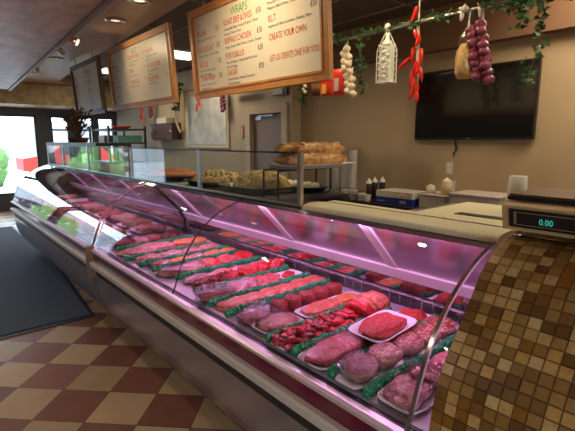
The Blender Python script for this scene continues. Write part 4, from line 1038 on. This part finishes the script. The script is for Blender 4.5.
# bay 0: pork slabs, nearest
tray((1.20, .69, ZD+.003), .40, .155, .012, 'white tray under the nearest wrapped pork slabs')
piece('pork_slab', (1.10, .70, ZD+.008), (.085, .060, .024), 'wrapped pink pork slab at the nearest front corner of deck', 'pink', 'pork', (0, 0, .2), 1, wrap=True, p=2.8)
piece('pork_slab', (1.22, .695, ZD+.010), (.075, .056, .028), 'wrapped red pork slab second from the front corner', 'steak', 'pork', (0, .15, -.2), 2, wrap=True)
piece('pork_slab', (1.34, .69, ZD+.010), (.075, .058, .030), 'pink pork slab below the nearest parsley strip', 'pink', 'pork', (0, .15, .1), 3)
tray((1.56, .69, ZD+.003), .26, .15, .012, 'white tray half hidden by the chrome case edge')
piece('pork_slab', (1.50, .69, ZD+.008), (.07, .055, .028), 'rearmost but one pink pork slab on the half hidden tray', 'pink', 'pork', (0, .1, .1), 4)
piece('pork_slab', (1.61, .69, ZD+.008), (.06, .055, .024), 'rearmost pink pork slab at the near end', 'salmon', 'pork', (0, 0, .1), 5)
# bay 1: round steaks
tray((1.33, .865, ZD+.003), .70, .125, .010, 'long white tray under the round steaks')
lbs = ['dark wrapped steak at the front glass, first in the steak row', 'brown marbled round steak second in the steak row', 'pink round steak with pale rim in the middle of steak row', 'marbled round steak fourth from the glass', 'rearmost round steak near the vents']
for k, (x, m_) in enumerate(((1.07, 'beef_dark'), (1.20, 'steak'), (1.335, 'steak'), (1.455, 'steak'), (1.575, 'steak'))):
    steak(x, .868, ZD+.012, .060, .034, 0, -.22, k+1, lbs[k], m_)
tag(MB().blob((1.065, .868, ZD+.045), (.075, .062, .030), seed=4, amp=.15, p=3, sub=4, hf=.12, hfreq=5).build('plastic_wrap', 'wrap'), 'crumpled cling wrap over the first steak by the glass', 'plastic wrap')
# bay 2
tray((1.13, 1.035, ZD+.003), .30, .15, .012, 'white tray under the large flank slab')
piece('flank_slab', (1.125, 1.035, ZD+.008), (.135, .066, .030), 'large glossy red flank slab by the front glass', 'beef', 'beef', (0, -.03, .05), 6, wrap=True)
piece('beef_fillet', (1.32, 1.035, ZD), (.10, .062, .030), 'dark red beef piece below the tilted white tray', 'beef_dark', 'beef', seed=8)
TT = (1.345, .985, .822)
t = tag(rtray(MB(), TT, .27, .175, .016, .03, (.0, -.05), p=7).build('meat_tray', 'white_tray'), 'white tray of ground beef raised across two parsley strips', 'tray')
piece('ground_beef', (1.34, .985, .823), (.108, .068, .026), 'pink red ground beef heap on the raised white tray', 'ground', 'ground beef', (0, -.05, .05), 9, p=3, hf=.10, hfreq=14)
tray((1.585, 1.015, ZD+.003), .20, .165, .020, 'white tray of ground beef near the vents')
piece('ground_beef', (1.58, 1.01, ZD+.008), (.075, .060, .034), 'red ground beef heap on the tray near the vents', 'ground', 'ground beef', seed=10, p=3, hf=.10, hfreq=14)
# bay 3: heap of beef strips + roast
tray((1.17, 1.205, ZD+.003), .38, .125, .010, 'white tray under the heap of beef strips')
protos = []
for k in range(6):
    b = MB().blob((0, 0, 0), (.034, .014, .011), (random.uniform(-.3, .3), random.uniform(-.3, .3), 0), 30+k, .25, 4, 2.4, sub=2, hf=.1)
    protos.append(tag(b.build('beef_strip', 'beef' if k % 3 else 'beef_dark', origin=(0, 0, 0)), 'short red beef strip in the long heap by the front glass', 'beef strip', 'beef strips in the long heap'))
spots = []
for k in range(105):
    fx = random.random(); a = random.uniform(-1, 1)
    spots.append((1.0+.40*fx, 1.205+a*.048, ZD+.018+(1-abs(a)**2)*random.uniform(0, .038)*(.65+.5*fx)))
for k, p in enumerate(spots):
    o = protos[k] if k < 6 else protos[k % 6].copy()
    if k >= 6: COL.objects.link(o)
    o.location = p; o.rotation_euler = (random.uniform(-.5, .5), random.uniform(-.5, .5), random.uniform(-1.5, 1.5))
t = thing('sliced_roast', 'orange red sliced roast at the back of beef strips heap', 'roast', (1.52, 1.19, ZD))
for k in range(7):
    MB().blob((1.425+.030*k, 1.185+.004*k, ZD+.045), (.026, .070-.002*abs(3-k), .058-.003*abs(3-k)), (0, -.35, .05), 40+k, .07, 3, 2.5, flat=None, sub=3, hf=.05).build('slice', 'beef' if k < 2 else 'salmon', t)
# bay 4
tray((1.46, 1.375, ZD+.003), .42, .125, .014, 'white tray of flat sausage meat behind the roast')
piece('sausage_sheet', (1.40, 1.372, ZD+.007), (.12, .05, .018), 'flat orange brown meat at front of the white tray before ground rolls', 'salmon', 'meat', seed=12, p=3)
piece('sausage_sheet', (1.57, 1.375, ZD+.007), (.075, .048, .018), 'flat orange meat at the rear of that white tray', 'orange', 'meat', seed=13, p=3)
tray((1.12, 1.37, ZD+.003), .22, .13, .014, 'small white tray of wrapped flat meat by the glass')
piece('wrapped_cutlet', (1.12, 1.37, ZD+.008), (.09, .054, .024), 'wrapped pink cutlets on small white tray by the glass', 'salmon', 'meat', seed=14, wrap=True, p=3)
for k, x in enumerate((1.21, 1.30, 1.39, 1.485, 1.58)):
    b = MB().lathe([(0, 0), (.036, 0), (.043, .012), (.043, .052), (.036, .062), (0, .064)], (0, 0, 0), 28)
    for v in b.v:
        kk = 1+.10*noise.noise(Vector((v.x*60+k*5, v.y*60, v.z*60))); v.x *= kk; v.y *= kk; v.z *= (1+.12*noise.noise(Vector((v.x*50, v.y*50, k))))
        v.x += x; v.y += 1.475+.004*(k % 2); v.z += ZD+.001
    tag(b.build('ground_roll', 'ground_dark'), ['dark ground beef roll nearest the wrapped pack', 'second dark ground beef roll from the wrapped pack', 'middle dark ground beef roll of the row', 'fourth dark ground beef roll, next to the rearmost', 'rearmost dark ground beef roll by the vents'][k], 'ground beef')
t = thing('wrapped_package', 'clear plastic pack of dark meat left of the ground rolls', 'package', (1.09, 1.48, ZD))
MB().blob((1.09, 1.48, ZD+.02), (.075, .062, .026), seed=20, amp=.2, p=3, flat=.019, sub=4, hf=.1).build('meat', 'beef_dark', t)
MB().blob((1.09, 1.48, ZD+.026), (.088, .076, .036), seed=21, amp=.15, p=4, flat=.0245, sub=4, hf=.16, hfreq=5).build('clear_pack', 'wrap', t)
# bay 5: salmon coloured sheets
for k in range(6):
    x = 1.09+.108*k
    piece('sausage_sheet', (x, 1.685, ZD+.0), (.070, .058, .022), ['flat salmon coloured meat sheet at the front glass', 'second flat salmon meat sheet from the glass', 'third flat salmon meat sheet from the glass', 'fourth flat salmon meat sheet from the glass', 'fifth flat salmon meat sheet from the glass', 'rearmost flat salmon meat sheet at the vents'][k], 'salmon', 'meat', (0, -.10, .1*(-1)**k), 50+k, p=3.2, hf=.08)
# bay 6
t = thing('wrapped_package', 'large clear pack of dark red meat crossing a parsley strip', 'package', (1.09, 1.80, ZD))
MB().blob((1.09, 1.84, ZD+.022), (.085, .058, .028), seed=24, amp=.2, p=3, flat=.021, sub=4, hf=.1).build('meat', 'beef_dark', t)
MB().blob((1.09, 1.84, ZD+.030), (.105, .075, .042), seed=25, amp=.15, p=4.5, flat=.029, sub=4, hf=.16, hfreq=5).build('clear_pack', 'wrap', t)
for k in range(4):
    piece('veal_slice', (1.24+.075*k, 1.865, ZD), (.060, .060, .024), ['veal slice with pale strips nearest the clear pack', 'second veal slice with pale strips', 'third veal slice with pale strips', 'rear veal slice before the small white tray'][k], 'veal', 'veal', (0, -.25, .6), 60+k, p=2.8, wrap=(k in (0, 1)))
tray((1.61, 1.86, ZD+.003), .17, .14, .014, 'small white tray with a red slab at the back before red lumps')
piece('beef_slab', (1.60, 1.86, ZD+.007), (.055, .035, .016), 'thin red beef slab on the small back tray', 'beef', 'beef', (0, 0, .6), 66, p=3)
# bay 7: row of red lumps
for k in range(9):
    x = 1.12+.068*k
    piece('beef_chunk', (x, 2.035+.01*(k % 2), ZD+.0), (.044, .050, .030+.003*k/2), 'bright red beef chunk in the long row beyond third parsley strip', 'beef' if k > 2 else 'beef_dark', 'beef', (0, -.1, k), 70+k, amp=.25, p=2.2, group='red beef chunks in the single row', hf=.2, hfreq=7)
for k in range(4):
    piece('pork_cutlet', (1.16+.15*k, 2.155, ZD), (.085, .048, .020), ['pink cutlet behind the red chunk row, by the glass', 'second pink cutlet behind the red chunk row', 'third pink cutlet behind the red chunk row', 'rearmost pink cutlet behind the red chunk row'][k], 'pink', 'pork', (0, -.05, .05), 80+k, p=3, wrap=(k in (0, 2)))
# bay 8
for k in range(5):
    piece('veal_cutlet', (1.10+.13*k, 2.36, ZD), (.078, .075, .030), ['wrapped veal cutlet at the glass beside the joint', 'second veal cutlet from the glass joint', 'third veal cutlet from the glass joint', 'fourth veal cutlet from the glass joint', 'rearmost veal cutlet beside the parsley strips'][k], ['beef_dark', 'veal', 'beef', 'veal', 'beef'][k], 'veal', (0, -.15, .3*k), 90+k, p=2.6, wrap=(k < 2))
for k in range(5):
    piece('marinated_cutlet', (1.12+.125*k, 2.565, ZD), (.070, .048, .024), ['orange marinated slice by the glass joint', 'second orange marinated slice', 'middle orange marinated slice', 'fourth orange marinated slice', 'rearmost orange marinated slice'][k], ['veal', 'orange', 'pale', 'orange', 'orange'][k], 'meat', (0, -.1, .2), 100+k, p=2.8, wrap=(k in (0, 2)))
for k in range(4):
    piece('chicken_breast', (1.12+.15*k, 2.735, ZD), (.088, .060, .028), ['pale pink chicken piece by the glass near the long tray', 'second pale pink chicken piece', 'third pale pink chicken piece', 'rearmost pale pink chicken piece'][k], ['pink', 'pale', 'pink', 'pink'][k], 'chicken', (0, -.05, .1), 110+k, p=2.6, wrap=(k == 1))
# bay 11: long tray of fillet
tray((1.36, 2.965, ZD+.003), .68, .21, .016, 'long white tray of pink and orange fillet')
piece('long_fillet', (1.22, 2.965, ZD+.008), (.20, .078, .030), 'long pink red fillet at the front of the long tray', 'pink', 'fish', (0, 0, .04), 120, p=3.4, hf=.06)
piece('long_fillet', (1.55, 2.965, ZD+.008), (.135, .074, .032), 'orange fillet at the back end of the long tray', 'orange', 'fish', (0, 0, .0), 121, p=3.2)
for k in range(4):
    piece('rib_piece', (1.14+.13*k, 3.27, ZD), (.075, .065, .036), ['dark rib piece by the tan joint cover', 'second dark rib piece at the case end', 'third dark rib piece beside the clear divider', 'rearmost dark rib piece at the clear divider'][k], ['beef_dark', 'pink', 'beef_dark', 'beef_dark'][k], 'ribs', (0, 0, .2*k), 130+k, p=2.5, wrap=(k < 2))

# far case goods
random.seed(31)
kinds = [('orange', 'orange marinated meat'), ('pale', 'pale chicken'), ('brownmeat', 'browned roast'), ('veal', 'veal'), ('orange', 'orange stuffed peppers'), ('brownmeat', 'brown meat loaf')]
i = 0
for r_, y in enumerate((3.66, 4.0, 4.34, 4.68, 5.02, 5.36, 5.72, 6.1, 6.5)):
    for c_, x in enumerate((1.17, 1.54)):
        mt, nm = kinds[(r_*2+c_*3) % 6]
        row = ['nearest the joint between the cases', 'second back from the case joint', 'third back from the case joint', 'fourth back from the case joint', 'middle of the far case', 'just past the far glass joint', 'seventh back in the far case', 'eighth back in the far case', 'at the far end of the far case'][r_]
        pos = 'front' if c_ == 0 else 'rear'
        tray((x, y, ZD+.003), .33, .29, .018, 'white tray in the %s row, %s' % (pos, row), 'white_tray' if (r_+c_) % 3 else 'black_tray')
        for k in range(5):
            a = k*2*PI/5
            piece('deli_portion', (x+.078*math.cos(a), y+.07*math.sin(a), ZD+.008), (.058, .052, .034), '%s portion, %s row, %s' % (nm, pos, row), mt, 'food', (0, 0, a), 200+i, p=2.4, sub=3, group='%s on the %s tray %s' % (nm, pos, row)); i += 1
t = thing('price_wire', 'black bent wire price holder over the far case trays', 'price holder', (1.3, 5.1, ZD))
MB().tube([(1.12, 5.19, ZD+.001), (1.13, 5.19, .83), (1.18, 5.19, .87), (1.40, 5.19, .885), (1.62, 5.19, .885)], .006).build('wire', 'black_plastic', t)
MB().box(1.15, 1.45, 5.186, 5.188, .89, .92).build('tag', 'paper_white', t)

# ------------------------------------------------------------------ floor mat
t = thing('entry_mat', 'dark blue grey floor mat beside the far case', 'mat', (.1, 5.2, 0))
b = MB(); P4 = [(1.08, 3.93), (1.225, 5.65), (1.245, 9.3), (-.55, 9.3), (-.70, 3.94)]
b.add([(x, y, .0008) for x, y in P4]+[(x, y, .006) for x, y in P4], [tuple(range(4, -1, -1)), tuple(range(5, 10))]+[(i, (i+1) % 5, 5+(i+1) % 5, 5+i) for i in range(5)])
b.build('rubber_edge', 'kick', t)
cx, cy = .25, 6.5; P5 = [(cx+(x-cx)*.965, cy+(y-cy)*.975) for x, y in P4]
b = MB(); b.add([(x, y, .0062) for x, y in P5]+[(x, y, .011) for x, y in P5], [tuple(range(4, -1, -1)), tuple(range(5, 10))]+[(i, (i+1) % 5, 5+(i+1) % 5, 5+i) for i in range(5)])
b.build('carpet', 'mat', t)

# ------------------------------------------------------------------ lights
def area(name, loc, rot, sx, sy, power, col, spread=None):
    l = bpy.data.lights.new(name, 'AREA'); l.shape = 'RECTANGLE'; l.size = sx; l.size_y = sy; l.energy = power; l.color = col
    if spread: l.spread = spread
    o = bpy.data.objects.new(name, l); COL.objects.link(o); o.location = loc; o.rotation_euler = rot; return o
def spot(name, loc, aim, power, col, ang=60, blend=.7, r=.03):
    l = bpy.data.lights.new(name, 'SPOT'); l.energy = power; l.color = col; l.spot_size = math.radians(ang); l.spot_blend = blend; l.shadow_soft_size = r
    o = bpy.data.objects.new(name, l); COL.objects.link(o); o.location = loc
    o.rotation_euler = (Vector(aim)-Vector(loc)).to_track_quat('-Z', 'Y').to_euler(); return o
PINK = (1., .47, .92)
area('near_case_lamp', (1.445, 1.985, 1.2045), (0, 0, 0), .02, 2.6, 12, PINK)
area('far_case_lamp', (1.445, 5.2, 1.2045), (0, 0, 0), .02, 3.2, 9, (.95, .5, .95))
for (x, y, sx, sy, p) in ((3.27, 6.3, .5, .55, 16), (2.97, 8.55, .4, .65, 16), (3.6, .95, .55, 1.05, 20), (3.0, -.3, .55, 1.15, 12)):  # last two belong to the added unseen ceiling panels
    area('panel_lamp', (x, y, DZ-.02), (0, 0, 0), sx, sy, p, (1., .78, .50))
spot('board_spot', (1.25, 2.55, 2.60), (2.0, 2.65, 2.2), 40, (1., .76, .45), 110, 1.)
spot('board_spot', (1.44, 5.20, 2.62), (1.98, 4.75, 2.2), 30, (1., .76, .45), 125, 1.)
spot('board_spot', (1.47, 5.92, 2.62), (1.98, 6.35, 2.3), 14, (1., .76, .45), 60)
spot('ceiling_spot', (1.60, 3.80, 2.70), (1.6, 3.80, 0), 18, (1., .78, .5), 110)
for (x, y, p, wh) in ((2.45, 2.0, 30, 'in the dark ceiling in front of the hanging rod'), (2.8, 3.3, 26, 'in the dark ceiling behind the near menu board'), (2.3, .9, 22, 'in the dark ceiling above the scale')):  # added unseen lamps that brighten the hanging goods, rear wall and scale
    t = thing('added_aisle_lamp', 'added unseen lamp for downlight ' + wh, 'ceiling lamp', (x, y, DZ-.02))
    MB().lathe([(.045, DZ-.0065), (.075, DZ-.0065), (.073, DZ-.018), (.05, DZ-.02), (.045, DZ-.0065)], (x, y, 0), 24).build('trim_ring', 'brass', t)
    MB().lathe([(0, DZ-.010), (.044, DZ-.010), (.044, DZ-.007), (0, DZ-.007)], (x, y, 0), 20).build('lens', 'can_light', t)
    spot('fill', (x, y, DZ-.03), (x, y, 0), p, (1., .77, .48), 150, .6, .035)
for (x, y, p, wh) in ((-.5, 1.5, 40, 'over the near customer aisle'), (.35, 3.2, 34, 'over the tiles before the mat'), (-.6, 5.0, 40, 'over the floor mat'), (.1, -.5, 26, 'at the shop front')):  # added unseen lamps that brighten the customer side, floor and case front
    t = thing('added_soffit_lamp', 'added unseen lamp for downlight in the low soffit ' + wh, 'ceiling lamp', (x, y, 2.335))
    MB().lathe([(.045, 2.3495), (.075, 2.3495), (.073, 2.338), (.05, 2.336), (.045, 2.3495)], (x, y, 0), 24).build('trim_ring', 'brass', t)
    MB().lathe([(0, 2.346), (.044, 2.346), (.044, 2.349), (0, 2.349)], (x, y, 0), 20).build('lens', 'can_light', t)
    spot('fill', (x, y, 2.33), (x, y, 0), p*.75, (1., .80, .58), 140, .8, .035)

wd = bpy.data.worlds.new('sky'); SC.world = wd; wd.use_nodes = True
bg = wd.node_tree.nodes['Background']; bg.inputs[0].default_value = (.72, .88, 1., 1); bg.inputs[1].default_value = 6.
for a, b in ops:
    o = area('window_daylight', ((a+b)/2, FAR+.2, 1.25), (-PI/2, 0, 0), b-a, 1.75, 1, (1, 1, 1)); o.data.cycles.is_portal = True
o = area('window_daylight', (-1.7, -2.3, 1.35), (PI/2, 0, 0), 2.2, 1.7, 1, (1, 1, 1)); o.data.cycles.is_portal = True  # portal of the added front window, out of view
for a, b in lops:
    o = area('window_daylight', (-3.78, (a+b)/2, 1.4), (0, -PI/2, 0), 1.6, b-a, 1, (1, 1, 1)); o.data.cycles.is_portal = True

SC.view_settings.view_transform = 'Standard'; SC.view_settings.look = 'None'; SC.view_settings.exposure = 0.; SC.view_settings.gamma = 1
SC.view_settings.use_curve_mapping = False
